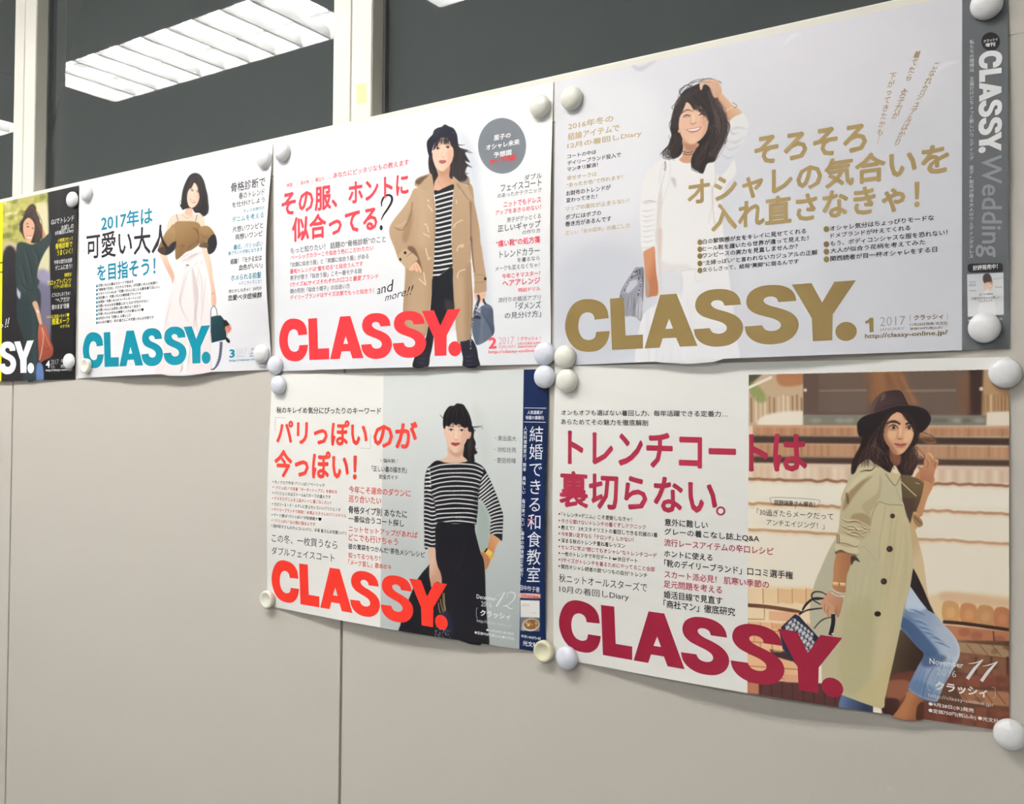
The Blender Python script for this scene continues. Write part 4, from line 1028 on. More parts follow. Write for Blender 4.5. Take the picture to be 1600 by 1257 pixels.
# ---- right upper poster: white knit, hand in the hair
def art_white():
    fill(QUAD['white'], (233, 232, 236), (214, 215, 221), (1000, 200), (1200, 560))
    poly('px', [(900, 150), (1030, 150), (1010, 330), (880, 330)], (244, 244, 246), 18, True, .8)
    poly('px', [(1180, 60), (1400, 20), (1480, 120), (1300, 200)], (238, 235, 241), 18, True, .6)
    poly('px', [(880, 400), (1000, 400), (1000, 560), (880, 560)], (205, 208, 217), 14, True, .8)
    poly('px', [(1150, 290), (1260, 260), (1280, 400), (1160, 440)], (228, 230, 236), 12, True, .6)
    # shade and highlights of paper creases, painted as strokes
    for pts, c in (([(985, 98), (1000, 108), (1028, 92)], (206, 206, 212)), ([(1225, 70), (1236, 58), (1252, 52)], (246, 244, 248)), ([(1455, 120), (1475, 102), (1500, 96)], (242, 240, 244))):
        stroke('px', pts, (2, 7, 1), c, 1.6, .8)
    # body
    body = [(1040, 248), (1020, 258), (1008, 275), (1003, 300), (1000, 330), (1001, 360), (1004, 392), (1022, 388), (1024, 420), (1028, 470), (1002, 500), (1004, 590), (1145, 590), (1150, 520), (1140, 440), (1130, 360), (1130, 300), (1150, 270), (1140, 240), (1100, 230)]
    poly('px', body, (245, 242, 240), .8, True, 1, ((234, 233, 236), (1060, 400), (1070, 540)))
    with clip('px', body):
        poly('n', [(905, 900), (940, 860), (930, 1257), (960, 1900), (900, 1900)], (222, 206, 196), 1.0, True, .45)
        stroke('n', [(965, 520), (972, 600), (940, 720), (905, 900), (890, 1257)], 5, (196, 188, 184), .7, .7)
        stroke('p', [(615, 740), (620, 900), (590, 1000), (610, 1257)], 6, (190, 176, 166), .8, .7)
        stroke('p', [(580, 940), (600, 1050), (560, 1257)], 5, (206, 190, 178), .9, .6)
        poly('p', [(255, 880), (290, 890), (295, 960), (270, 930)], (206, 198, 194), 1.2, True, .8)
        stroke('p', [(190, 760), (160, 900), (180, 1000), (140, 1257)], 5, (206, 202, 202), 1, .6)
        for y in (890, 960, 1010, 1050, 1100, 1140, 1190, 1235, 1290, 1350):
            stroke('n', [(755, y + rnd.random() * 10), (800, y + 12), (880, y - 6)], (2, 9, 2), (200, 198, 202), .7, .75)
        stroke('n', [(765, 890), (830, 880), (895, 892)], (3, 9, 3), (168, 166, 172), .5, .7)
        stroke('o', [(778, 192), (830, 168), (872, 148)], 5, (188, 178, 174), .5, .8)
        stroke('o', [(882, 0), (900, 200), (925, 380), (905, 570)], 9, (214, 212, 216), 1, .8)
        poly('o', [(905, 0), (940, 0), (935, 160), (915, 250)], (214, 190, 172), 1.5, True, .55)
        poly('o', [(920, 380), (1100, 370), (1110, 560), (940, 560)], (222, 223, 228), 2, True, .7)
        stroke('o', [(1105, 362), (1180, 352), (1240, 345)], 5, (178, 178, 182), .5, .7)
        stroke('o', [(1105, 365), (1115, 470), (1110, 600)], 4, (198, 198, 204), .6, .7)
        stroke('o', [(1240, 345), (1240, 450), (1300, 455)], 4, (204, 204, 208), .6, .6)
        poly('o', [(925, 270), (1000, 300), (1160, 310), (1200, 340), (1000, 370), (925, 360)], (230, 224, 220), 2, True, .7)
        strands('o', [(800, 640), (810, 900), (800, 1180)], [(1200, 600), (1220, 900), (1200, 1180)], 30, [(246, 246, 248), (214, 215, 221), (228, 229, 234)], 26, .35, 18, 1.8)
        stroke('p', [(205, 745), (208, 790), (200, 820)], 9, (120, 116, 120), .5, .8)
        stroke('p', [(250, 740), (240, 900), (180, 1100)], 4, (212, 206, 204), .8, .6)
    # raised sleeve
    slv = [(715, 425), (770, 380), (835, 350), (870, 390), (888, 450), (870, 530), (820, 640), (760, 740), (690, 840), (640, 860), (620, 760), (660, 640), (700, 520)]
    poly('p', slv, (240, 238, 237), .5, True, 1, ((226, 227, 232), (760, 450), (720, 780)))
    with clip('p', slv):
        for pts in ([(725, 500), (790, 470), (880, 480)], [(700, 570), (780, 590), (860, 540)], [(690, 610), (740, 650), (830, 610)], [(660, 680), (720, 720), (780, 700)]):
            stroke('p', pts, (2, 12, 2), (198, 198, 206), 1, .8)
        stroke('p', [(720, 480), (760, 520), (800, 510)], (2, 10, 2), (180, 180, 190), .8, .8)
    # arm and hand
    poly('p', [(655, 180), (700, 220), (755, 280), (800, 310), (832, 350), (770, 380), (722, 418), (705, 380), (670, 300), (625, 220)], (226, 184, 152), .45, True, 1, ((206, 158, 124), (760, 300), (690, 360)))
    stroke('p', [(695, 340), (740, 310), (785, 295)], 7, (238, 214, 176), .25)
    stroke('p', [(755, 262), (790, 285), (780, 305), (765, 300)], 5, (150, 104, 74), .25, .9)
    # hair: crown, sides, curls
    H0 = (32, 25, 25)
    hair = [(330, 250), (335, 200), (370, 160), (430, 130), (500, 105), (560, 120), (600, 180), (625, 240), (660, 290), (690, 370), (715, 440), (710, 500), (690, 560), (672, 620), (640, 680), (610, 745), (550, 765), (515, 842), (470, 825), (430, 800), (415, 745), (430, 690), (470, 620), (520, 560), (545, 490), (560, 410),
            (520, 330), (440, 285), (380, 262), (345, 320), (322, 400), (318, 480), (345, 550), (352, 640), (330, 695), (280, 722), (250, 700), (240, 600), (258, 540), (248, 470), (262, 380), (290, 300)]
    poly('p', hair, H0, .6)
    strands('p', [(420, 140), (340, 210), (280, 330), (260, 480)], [(480, 150), (380, 250), (330, 330), (320, 460)], 60, [(66, 54, 50), (20, 15, 16), (48, 38, 37)], 5, .7, 9, .2, 10)
    strands('p', [(560, 150), (600, 300), (620, 480), (560, 700)], [(620, 230), (690, 360), (700, 520), (620, 720)], 110, [(74, 60, 56), (16, 12, 13), (50, 40, 39), (98, 80, 74)], 5, .7, 11, .2, 12)
    strands('p', [(560, 420), (540, 540), (460, 680), (440, 800)], [(620, 480), (600, 600), (540, 720), (510, 830)], 70, [(70, 56, 52), (16, 12, 13), (46, 37, 36)], 5, .7, 10, .2, 12)
    strands('p', [(265, 520), (240, 600), (180, 680), (230, 715)], [(330, 540), (330, 620), (300, 690), (270, 720)], 50, [(62, 48, 44), (30, 23, 23)], 4, .85, 10, .2, 14)
    for pts in ([(255, 560), (235, 610), (175, 680), (215, 690)], [(245, 600), (200, 660), (190, 690), (240, 715)], [(250, 620), (230, 680), (280, 730)], [(270, 320), (262, 300), (290, 270)],
                [(340, 200), (322, 180), (330, 150), (370, 140)], [(340, 220), (330, 170), (400, 110), (480, 90)], [(380, 150), (420, 95), (500, 72), (560, 70)], [(400, 140), (440, 100), (520, 85)], [(480, 90), (560, 66), (630, 80)],
                [(620, 80), (655, 95), (670, 110)], [(700, 430), (718, 470), (700, 490)], [(705, 480), (715, 520), (690, 560)], [(690, 560), (700, 590), (680, 610)], [(420, 780), (430, 815), (500, 845)], [(540, 760), (520, 800), (515, 850)],
                [(260, 400), (240, 440), (250, 500)], [(430, 130), (380, 120), (340, 150), (325, 190)]):
        stroke('p', pts, (5, 5, 2), (48, 40, 40), .25, .85)
    strands('p', [(640, 300), (690, 420), (660, 600)], [(690, 360), (722, 460), (690, 600)], 30, [(40, 32, 31), (60, 50, 48)], 4, .8, 8, .2, 14)
    poly('p', [(440, 560), (550, 480), (560, 560), (480, 640), (430, 640)], H0, .5)
    # neck, face
    poly('p', [(352, 570), (358, 640), (345, 700), (322, 730), (345, 752), (380, 760), (412, 752), (425, 700), (450, 650), (480, 600)], (210, 158, 128), .5)
    poly('p', [(355, 590), (420, 610), (470, 600), (440, 660), (380, 650)], (176, 124, 98), 1.3, True, .7)
    for y in (672, 690):
        stroke('p', [(350, y - 10), (390, y + 2), (435, y - 6)], 5, (36, 26, 26), .25, .9)
    face = [(345, 330), (372, 268), (430, 278), (500, 300), (545, 350), (556, 420), (548, 490), (512, 550), (470, 586), (430, 602), (380, 592), (342, 545), (320, 480), (322, 400)]
    poly('p', face, (234, 192, 164), .4)
    with clip('p', face):
        poly('p', [(320, 470), (345, 540), (400, 600), (330, 600), (310, 520)], (206, 156, 128), 1.5, True, .7)
        ell('p', 360, 440, 24, 24, (240, 184, 158), 2, .7)
        ell('p', 510, 430, 22, 24, (232, 176, 150), 2, .7)
        poly('p', [(500, 380), (560, 380), (545, 520), (490, 570), (520, 480)], (208, 158, 130), 1.5, True, .6)
        ell('p', 438, 390, 9, 36, (246, 214, 190), 1, .8)
        ell('p', 435, 565, 30, 18, (240, 202, 176), 1.4, .6)
    stroke('p', [(345, 350), (370, 330), (400, 324), (425, 335)], (5, 10, 5), (84, 60, 52), .4, .9)
    stroke('p', [(480, 335), (510, 325), (540, 345)], (5, 10, 5), (84, 60, 52), .4, .9)
    stroke('p', [(352, 382), (380, 366), (414, 372)], (3, 9, 4), (44, 28, 28), .3)
    stroke('p', [(356, 386), (385, 382), (412, 378)], 4, (120, 82, 68), .3, .7)
    stroke('p', [(482, 370), (505, 358), (535, 368)], (4, 9, 4), (44, 28, 28), .3)
    stroke('p', [(420, 385), (408, 425), (418, 438)], 4, (206, 156, 130), .6, .7)
    stroke('p', [(412, 432), (428, 442), (445, 436), (462, 426)], (4, 7, 4), (160, 104, 84), .35, .9)
    stroke('p', [(352, 470), (368, 490), (372, 510)], 3, (196, 144, 118), .6, .6)
    poly('p', [(378, 484), (410, 478), (450, 472), (502, 460), (492, 485), (460, 504), (420, 510), (395, 500)], (196, 122, 108), .35)
    poly('p', [(388, 486), (420, 482), (455, 476), (494, 466), (470, 488), (430, 496), (404, 494)], (248, 242, 238), .3)
    strands('p', [(380, 250), (420, 290), (440, 305)], [(470, 180), (560, 300), (560, 400)], 40, [H0, (46, 36, 35)], 8, .9, 8, .25)
    poly('p', [(480, 320), (520, 310), (560, 360), (555, 420), (540, 380), (500, 350)], H0, .8, True, .7)
    strands('p', [(350, 250), (345, 310), (325, 380)], [(380, 240), (370, 270), (345, 330)], 16, [H0, (50, 40, 38)], 7, .9, 4, .25)
    ell('p', 318, 498, 8, 14, (222, 176, 150), .3)
    # hand on top of the head
    poly('p', [(488, 110), (510, 92), (560, 78), (600, 72), (640, 88), (662, 130), (668, 180), (640, 215), (610, 225), (585, 180), (570, 140), (545, 118), (520, 120), (505, 160), (492, 155)], (230, 188, 158), .4, True, 1, ((214, 168, 138), (600, 80), (640, 200)))
    for pts in ([(560, 85), (590, 100), (600, 130)], [(600, 80), (625, 110), (630, 150)], [(520, 100), (560, 110), (590, 150)]):
        stroke('p', pts, (2, 5, 2), (190, 140, 112), .4, .8)
    for pts in ([(480, 100), (540, 80), (600, 70)], [(470, 110), (530, 95), (580, 100)], [(560, 140), (585, 160), (590, 200)]):
        stroke('p', pts, 3, (70, 56, 54), .25, .6)
    # forearm at the side
    poly('o', [(776, 196), (825, 165), (872, 150), (880, 250), (888, 380), (902, 480), (900, 575), (850, 590), (800, 596), (790, 520), (788, 400), (780, 280)], (206, 146, 108), .4, True, 1, ((176, 112, 78), (820, 300), (895, 330)))
    poly('o', [(795, 420), (830, 500), (820, 592), (800, 594), (790, 500)], (178, 164, 152), .8, True, .7)
    # silver fringed bag
    bagp = [(700, 338), (735, 330), (778, 342), (775, 500), (768, 640), (755, 805), (700, 775), (650, 765), (605, 760), (600, 620), (560, 610), (572, 540), (610, 470), (650, 410)]
    poly('o', bagp, (150, 150, 160), .4)
    with clip('o', bagp):
        poly('o', [(620, 480), (700, 440), (720, 480), (640, 560), (610, 540)], (206, 206, 216), 1, True, .9)
        strands('o', [(660, 600), (650, 680), (640, 770)], [(760, 600), (760, 690), (750, 800)], 44, [(226, 226, 230), (90, 90, 98), (180, 180, 188), (120, 120, 128)], 4, .85, 5, .2)
        strands('o', [(620, 560), (625, 640), (612, 750)], [(660, 560), (650, 640), (640, 760)], 14, [(120, 120, 130), (190, 190, 198)], 5, .7, 5, .3)
        for k in range(60):
            t = k / 59
            ell('o', 710 - 140 * t + rnd.gauss(0, 3), 345 + 250 * t, 6, 6, rnd.choice([(190, 190, 196), (74, 74, 82), (130, 130, 138)]), .15)
        for k in range(40):
            ell('o', 700 + rnd.random() * 75, 345 + rnd.random() * 90, 7, 7, rnd.choice([(170, 170, 178), (70, 70, 78), (120, 120, 128)]), .2)
        for k in range(26):
            t = k / 25
            ell('o', 765 - 40 * t, 430 + 150 * t, 6, 6, rnd.choice([(216, 216, 220), (80, 80, 88)]), .15)
        stroke('o', [(765, 360), (770, 480), (768, 640)], 7, (60, 60, 68), .4)
    # grey advertising strip
    poly('px', [(1503.5, -80), (1640, -80), (1640, 600), (1503, 600)], (96, 99, 102), .2, False)
    ell('px', 1548, 65, 14.5, 14.5, (30, 30, 32), .2)
    poly('t', [(112, 468), (125, 462), (290, 458), (303, 465), (304, 498), (295, 508), (125, 510), (112, 500)], (38, 38, 40), .2, False)
    poly('t', [(108, 520), (307, 510), (309, 740), (112, 752)], (208, 210, 214), .2, False, 1, ((232, 232, 232), (120, 520), (200, 740)))
    poly('t', [(195, 550), (200, 522), (225, 515), (240, 535), (245, 570), (225, 580), (205, 570)], (70, 56, 52), .5)
    poly('t', [(205, 570), (235, 565), (240, 600), (225, 620), (205, 610)], (222, 190, 168), .5)
    stroke('t', [(235, 560), (248, 580), (232, 600)], 6, (206, 168, 144), .4)
    poly('t', [(200, 615), (235, 615), (265, 735), (170, 740)], (240, 240, 242), 1)
    stroke('t', [(250, 548), (307, 538)], 6, (190, 192, 198), .5)
    for y, xa in ((562, 120), (575, 118), (583, 118), (610, 120), (590, 262)):
        stroke('t', [(xa, y), (xa + 38, y - 1)], 2.5, (96, 96, 100), .25, .8)

# ---- left upper poster: off-shoulder top, pale trousers
def art_brown():
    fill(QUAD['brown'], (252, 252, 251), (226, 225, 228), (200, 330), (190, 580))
    poly('px', [(350, 480), (430, 470), (430, 590), (350, 590)], (222, 221, 225), 10, True, .7)
    sk, sk2 = (240, 208, 186), (216, 170, 144)
    # trousers
    tr = (cv('d', [(388, 1085), (440, 1060), (540, 1010), (650, 960), (680, 1000), (672, 1060), (700, 1180)]) +
          cv('e', [(625, 60), (640, 200), (670, 400), (684, 600), (686, 900), (688, 1160), (470, 1150), (455, 1100), (480, 900), (440, 900), (410, 1000), (390, 1150), (150, 1165), (160, 1080), (215, 900), (235, 640), (270, 420), (320, 280), (355, 170), (360, 60), (345, 20)]))
    poly('px', tr, (244, 234, 232), .5, True, 1, ((228, 216, 216), (280, 420), (290, 560)))
    with clip('px', tr):
        poly('e', [(500, 120), (530, 200), (560, 400), (540, 640), (525, 480)], (206, 192, 192), 1, True, .8)
        for pts, wd in (([(440, 150), (410, 300), (385, 440), (420, 560), (480, 660)], 12), ([(480, 120), (440, 240), (395, 450)], 6), ([(500, 110), (545, 260), (560, 420), (540, 560)], 9), ([(560, 100), (600, 260), (590, 500)], 7), ([(640, 200), (610, 480), (590, 680)], 8), ([(530, 480), (540, 620), (560, 760)], 12), ([(540, 480), (525, 640), (520, 740)], 10), ([(300, 420), (250, 640), (230, 760)], 6), ([(570, 130), (560, 220), (580, 300)], 6)):
            stroke('e', pts, (2, wd, 2), (190, 172, 172), .6, .8)
        poly('e', [(460, 900), (485, 880), (480, 960), (440, 1160), (390, 1160), (420, 1000)], (184, 168, 156), .8, True, .95)
        stroke('e', [(680, 600), (688, 1160)], 8, (206, 196, 196), .8, .8)
        for (x, y) in ((430, 130), (520, 100), (580, 80), (400, 60), (470, 30), (600, 20)):
            stroke('e', [(x, y), (x + 20, y - 20), (x + 34, y - 46)], (2, 8, 2), (200, 182, 180), .5, .8)
        strands('e', [(360, 40), (420, 0), (470, -30)], [(470, 60), (560, 0), (620, -40)], 24, [(206, 190, 188), (250, 244, 242), (184, 166, 164)], 6, .6, 6, .4)
        ell('e', 458, 92, 18, 9, (120, 106, 104), .5, .8)
        stroke('e', [(440, 90), (400, 120), (380, 130)], 10, (250, 242, 240), .4, .9)
    # arms
    poly('px', cv('d', [(205, 1020), (280, 1035), (300, 1100), (350, 1210), (365, 1257)]) + cv('e', [(300, 120), (330, 200), (325, 240), (312, 275), (295, 220), (240, 110), (190, 0)]), sk2, .4, True, 1, (sk, (262, 425), (250, 400)))
    poly('px', cv('d', [(670, 960), (735, 1000), (770, 1130), (785, 1257)]) + cv('e', [(690, 120), (710, 230), (728, 330), (740, 420), (738, 480), (720, 500), (700, 495), (690, 460), (690, 370), (680, 280), (650, 130), (615, 0)]), sk2, .4, True, 1, (sk, (338, 420), (325, 420)))
    stroke('e', [(690, 380), (722, 362)], 4, (150, 110, 90), .25, .8)
    # shoulders, neck
    poly('d', [(500, 530), (560, 530), (570, 570), (600, 600), (660, 590), (690, 640), (700, 720), (600, 700), (500, 680), (400, 680), (330, 740), (280, 790), (285, 720), (310, 650), (350, 605), (420, 590), (480, 570)], sk, .4)
    poly('d', [(500, 530), (560, 530), (560, 590), (520, 610), (480, 580)], sk2, 1, True, .7)
    stroke('d', [(450, 590), (490, 630), (530, 628), (560, 600)], 4, (150, 116, 94), .25, .8)
    # hair, face
    hair = [(438, 480), (450, 370), (470, 290), (510, 200), (550, 155), (600, 142), (650, 165), (690, 230), (715, 330), (730, 420), (742, 520), (730, 580), (690, 615), (640, 580), (590, 575), (560, 530), (500, 530), (460, 545), (440, 520), (425, 490)]
    poly('d', hair, (32, 28, 30), .5)
    strands('d', [(580, 160), (480, 300), (440, 510)], [(600, 160), (540, 300), (490, 530)], 26, [(58, 50, 50), (22, 18, 20)], 5, .55, 6, .25)
    strands('d', [(620, 170), (640, 360), (590, 560)], [(660, 200), (730, 400), (720, 590)], 40, [(58, 50, 50), (22, 18, 20), (74, 64, 62)], 6, .55, 7, .25)
    for pts in ([(440, 440), (422, 470), (430, 500)], [(720, 560), (738, 580), (740, 600)], [(690, 600), (680, 620), (660, 600)], [(455, 545), (440, 560), (470, 530)]):
        stroke('d', pts, (6, 4, 1), (50, 42, 42), .3, .8)
    face = [(510, 360), (540, 300), (570, 250), (600, 260), (635, 310), (642, 380), (630, 450), (600, 500), (560, 525), (525, 505), (505, 440)]
    poly('d', face, (242, 206, 184), .4)
    with clip('d', face):
        poly('d', [(600, 330), (650, 340), (630, 460), (560, 530), (600, 450)], (222, 172, 146), 1.4, True, .6)
        ell('d', 535, 400, 16, 18, (244, 190, 168), 1.6, .7)
    stroke('d', [(540, 322), (558, 318), (578, 332)], (3, 6, 3), (90, 64, 56), .4, .8)
    stroke('d', [(605, 330), (622, 328), (638, 338)], (3, 6, 3), (90, 64, 56), .4, .8)
    stroke('d', [(546, 338), (560, 332), (576, 345)], (3, 8, 3), (46, 30, 30), .3)
    stroke('d', [(608, 350), (622, 346), (638, 356)], (3, 8, 3), (46, 30, 30), .3)
    stroke('d', [(582, 360), (575, 402), (592, 404)], 4, (206, 156, 130), .5, .8)
    poly('d', [(535, 425), (560, 438), (590, 448), (585, 470), (562, 466), (545, 448)], (190, 108, 100), .35)
    poly('d', [(542, 432), (565, 445), (586, 452), (575, 460), (555, 452)], (250, 244, 240), .3)
    strands('d', [(560, 190), (545, 240), (520, 330)], [(600, 190), (580, 240), (555, 300)], 20, [(32, 28, 30), (56, 46, 46)], 6, .9, 4, .25)
    strands('d', [(600, 190), (610, 240), (615, 300)], [(650, 200), (650, 280), (645, 400)], 22, [(32, 28, 30), (50, 42, 42)], 7, .9, 4, .25)
    # brown off-shoulder top
    B0, B1 = (150, 120, 82), (112, 84, 54)
    poly('d', [(405, 672), (500, 668), (590, 675), (640, 700), (660, 760), (640, 860), (620, 930), (560, 980), (490, 1010), (440, 1055), (385, 1088), (375, 1000), (372, 880), (365, 780), (368, 700)], B0, .4, True, 1, (B1, (420, 720), (600, 1000)))
    for pts in ([(380, 960), (440, 940), (470, 935), (430, 1010)], [(500, 1000), (530, 950), (600, 900)], [(560, 740), (600, 760), (630, 800)], [(600, 870), (625, 920), (600, 950)]):
        stroke('d', pts, (3, 14, 3), (92, 68, 44), .8, .8)
    stroke('d', [(368, 720), (372, 800), (380, 900)], 8, (80, 58, 40), .5, .9)
    stroke('d', [(612, 760), (632, 830), (628, 920)], 8, (70, 52, 38), .5, .9)
    poly('d', [(365, 705), (300, 760), (265, 800), (225, 880), (185, 980), (215, 1010), (300, 960), (375, 890)], (158, 128, 90), .4, True, 1, ((126, 98, 66), (300, 780), (260, 960)))
    poly('d', [(185, 985), (240, 950), (280, 970), (340, 905), (385, 895), (378, 960), (350, 1000), (290, 1038), (230, 1030)], (40, 38, 42), .4)
    poly('d', [(185, 985), (235, 955), (275, 968), (272, 1020), (230, 1025)], (72, 54, 42), .5)
    poly('d', [(640, 740), (690, 720), (740, 725), (785, 770), (805, 815), (770, 840), (720, 890), (640, 920), (636, 840)], (150, 120, 82), .4, True, 1, ((124, 96, 64), (700, 740), (700, 900)))
    stroke('d', [(645, 800), (700, 850), (740, 820)], (3, 10, 3), (96, 70, 46), .6, .8)
    poly('d', [(805, 812), (825, 860), (830, 930), (800, 1000), (745, 1030), (725, 980), (722, 900), (760, 835)], (36, 34, 38), .4)
    poly('d', [(640, 925), (722, 895), (735, 960), (690, 960), (640, 950)], (92, 70, 50), .6)
    stroke('d', [(388, 590), (400, 640), (408, 672)], 5, (80, 60, 44), .25)
    stroke('d', [(616, 592), (605, 640), (596, 676)], 5, (80, 60, 44), .25)
    # little teal bag with a pompon and braided strap
    stroke('e', [(688, 600), (690, 530), (715, 492), (740, 520), (752, 585)], 7, (90, 92, 88), .25)
    poly('e', [(686, 600), (740, 588), (780, 585), (820, 640), (838, 750), (835, 822), (760, 838), (696, 855), (686, 740)], (32, 60, 66), .35, False, 1, ((22, 44, 52), (700, 620), (820, 800)))
    stroke('e', [(780, 588), (818, 640), (836, 750), (832, 820)], 6, (24, 30, 36), .3)
    ell('e', 858, 712, 30, 46, (214, 140, 118), .6)
    strands('e', [(840, 680), (860, 700), (880, 710)], [(835, 740), (860, 750), (880, 740)], 26, [(232, 168, 146), (182, 104, 84), (150, 84, 70)], 5, .7, 6, .3)
    poly('e', [(810, 640), (835, 632), (860, 660), (868, 680), (840, 690), (820, 700)], (36, 26, 26), .5)
    poly('e', [(832, 800), (850, 805), (875, 835), (868, 856), (842, 840)], (30, 24, 26), .4)
    stroke('e', [(850, 760), (845, 800)], 5, (150, 120, 90), .3)
    stroke('e', [(790, 845), (785, 920), (775, 1010), (745, 1080), (712, 1115), (690, 1112)], (26, 20, 8), (60, 64, 84), .35)
    for k in range(9):
        t = k / 8
        ell('e', 790 - 40 * t * t, 860 + 210 * t, 15, 12, (86, 90, 110), .35, .8)

# ---- far left poster: dark photograph
def art_dark():
    fill(QUAD['dark'], (30, 29, 31), (24, 23, 25), (0, 300), (0, 600))
    poly('px', [(-120, 300), (5, 305), (2, 600), (-120, 610)], (30, 30, 32), .3, False)
    poly('px', [(-125, 300), (6, 300), (3, 620), (-125, 620)], (238, 222, 30), .3, False)
    with clip('a1', [(20, 60), (310, 30), (330, 1300), (8, 1300)], False):
        poly('a1', [(10, 60), (310, 30), (310, 620), (10, 620)], (176, 172, 98), 1, False)
        for k in range(110):
            ell('a1', 15 + rnd.random() * 300, 50 + rnd.random() * 320, 8 + rnd.random() * 18, 8 + rnd.random() * 16,
                rnd.choice([(214, 206, 130), (140, 138, 64), (104, 108, 50), (236, 226, 170), (196, 186, 104), (168, 160, 84)]), 1.0, .65)
        poly('a1', [(20, 370), (110, 380), (110, 560), (20, 560)], (196, 178, 150), 2, True, .9)
        poly('a1', [(45, 390), (75, 380), (100, 440), (95, 480), (40, 480)], (226, 216, 200), 1.5)
        poly('a1', [(10, 470), (120, 480), (140, 1250), (5, 1250)], (34, 32, 34), 1.5, True)
        poly('a1', [(230, 150), (310, 150), (312, 600), (240, 560)], (214, 206, 170), 2, True, .9)
        poly('a1', [(235, 560), (320, 570), (340, 760), (330, 900), (300, 1050), (240, 900)], (112, 108, 130), 2.5, True, .9)
        poly('a1', [(240, 540), (330, 560), (335, 620), (250, 600)], (150, 146, 176), 2, True, .7)
    poly('a1', [(303, 34), (500, 5), (478, 1245), (320, 1245), (340, 900), (325, 500), (310, 300)], (27, 26, 28), 1.2, False)
    poly('a1', [(365, 30), (380, 28), (372, 600), (362, 600)], (44, 43, 46), 2, False, .7)
    # trousers / coat
    poly('a1', [(120, 660), (250, 660), (250, 900), (245, 1245), (150, 1245), (150, 1000), (110, 850), (105, 720)], (40, 50, 52), .8)
    stroke('a1', [(200, 760), (215, 900), (220, 1200)], 20, (56, 68, 70), 1.8, .7)
    poly('a1', [(235, 1130), (270, 1140), (275, 1235), (232, 1235)], (92, 118, 168), .8)
    poly('a1', [(110, 640), (130, 680), (125, 720), (108, 690)], (186, 180, 196), .8)
    jacket = [(110, 370), (150, 360), (200, 375), (240, 360), (280, 330), (320, 300), (322, 360), (280, 430), (245, 510), (235, 580), (250, 610), (230, 660), (235, 730), (195, 755), (180, 700), (150, 690), (110, 650), (98, 560), (100, 460)]
    poly('a1', jacket, (44, 56, 56), .6)
    with clip('a1', jacket):
        for pts in ([(150, 400), (180, 500), (200, 620)], [(200, 390), (230, 450), (235, 520)], [(120, 620), (160, 660), (200, 660)], [(130, 500), (150, 580), (160, 640)]):
            stroke('a1', pts, (3, 12, 3), (70, 84, 82), 1, .7)
            stroke('a1', [(x + 12, y) for x, y in pts], (3, 12, 3), (24, 32, 34), 1, .8)
    # head and raised hand
    poly('a1', [(245, 260), (262, 240), (280, 290), (290, 320), (262, 330), (250, 300)], (196, 142, 104), .5)
    poly('a1', [(130, 285), (132, 240), (148, 200), (165, 160), (178, 140), (205, 122), (228, 140), (226, 175), (246, 200), (252, 250), (262, 300), (255, 350), (228, 365), (195, 360), (155, 335), (138, 300)], (30, 23, 23), .6)
    strands('a1', [(165, 170), (200, 140), (250, 240), (262, 330)], [(140, 250), (205, 205), (225, 280), (232, 370)], 50, [(66, 50, 44), (22, 17, 17), (96, 74, 62)], 5, .7, 9, .25, 8)
    for pts in ([(180, 140), (205, 118), (225, 128)], [(200, 150), (225, 165), (232, 190)], [(140, 220), (126, 250), (134, 280)], [(130, 260), (124, 285), (140, 310)], [(258, 320), (268, 350), (255, 372)]):
        stroke('a1', pts, (6, 5, 2), (40, 30, 28), .3, .9)
    face = [(148, 240), (175, 205), (205, 220), (220, 260), (210, 320), (190, 365), (165, 350), (148, 300)]
    poly('a1', face, (216, 166, 138), .45)
    stroke('a1', [(165, 245), (180, 240)], 4, (80, 54, 48), .3)
    stroke('a1', [(168, 262), (184, 262)], 6, (56, 38, 36), .3)
    stroke('a1', [(202, 270), (214, 272)], 5, (56, 38, 36), .3)
    poly('a1', [(170, 318), (185, 324), (205, 322), (192, 336), (176, 332)], (236, 214, 206), .3)
    stroke('a1', [(168, 316), (185, 322), (206, 320)], 3, (150, 76, 70), .25)
    stroke('a1', [(135, 240), (128, 270), (140, 300)], (4, 6, 2), (44, 34, 32), .4, .8)
    # hand and bag
    poly('a1', [(205, 745), (232, 735), (250, 790), (262, 850), (268, 885), (255, 890), (240, 850), (225, 800)], (206, 162, 130), .5)
    stroke('a1', [(232, 790), (246, 806)], 10, (226, 214, 200), .3)
    bag = [(240, 960), (246, 890), (262, 880), (290, 895), (318, 980), (338, 1030), (330, 1080), (280, 1110), (250, 1118), (243, 1040)]
    poly('a1', bag, (162, 84, 62), .5, True, 1, ((126, 60, 46), (280, 900), (280, 1100)))
    stroke('a1', [(275, 920), (300, 980), (325, 1040)], 5, (206, 130, 100), .5, .8)
    stroke('a1', [(262, 1000), (290, 1040), (330, 1020)], 4, (96, 42, 34), .4, .8)
    stroke('a1', [(265, 900), (275, 960), (262, 1060), (250, 1105)], 6, (206, 196, 186), .3, .7)

# ------------------------------------------------------------------ posters
# corners as seen in the frame (top left, top right, bottom right, bottom left)
QUAD = dict(dark=[(-92.1, 337.3), (123, 290), (117, 593), (-97.9, 599.1)],
            brown=[(124.5, 289), (426, 223.5), (424, 578), (121.5, 591.5)],
            duffle=[(427.5, 223.5), (864.5, 128), (861, 569), (430, 580.5)],
            white=[(868, 128.5), (1575, -26), (1577.5, 545), (866, 572)],
            stripe=[(425, 586), (858, 577), (852, 1021), (417.5, 947)],
            trench=[(867, 572.5), (1577, 558), (1577, 1144), (865, 1028)])
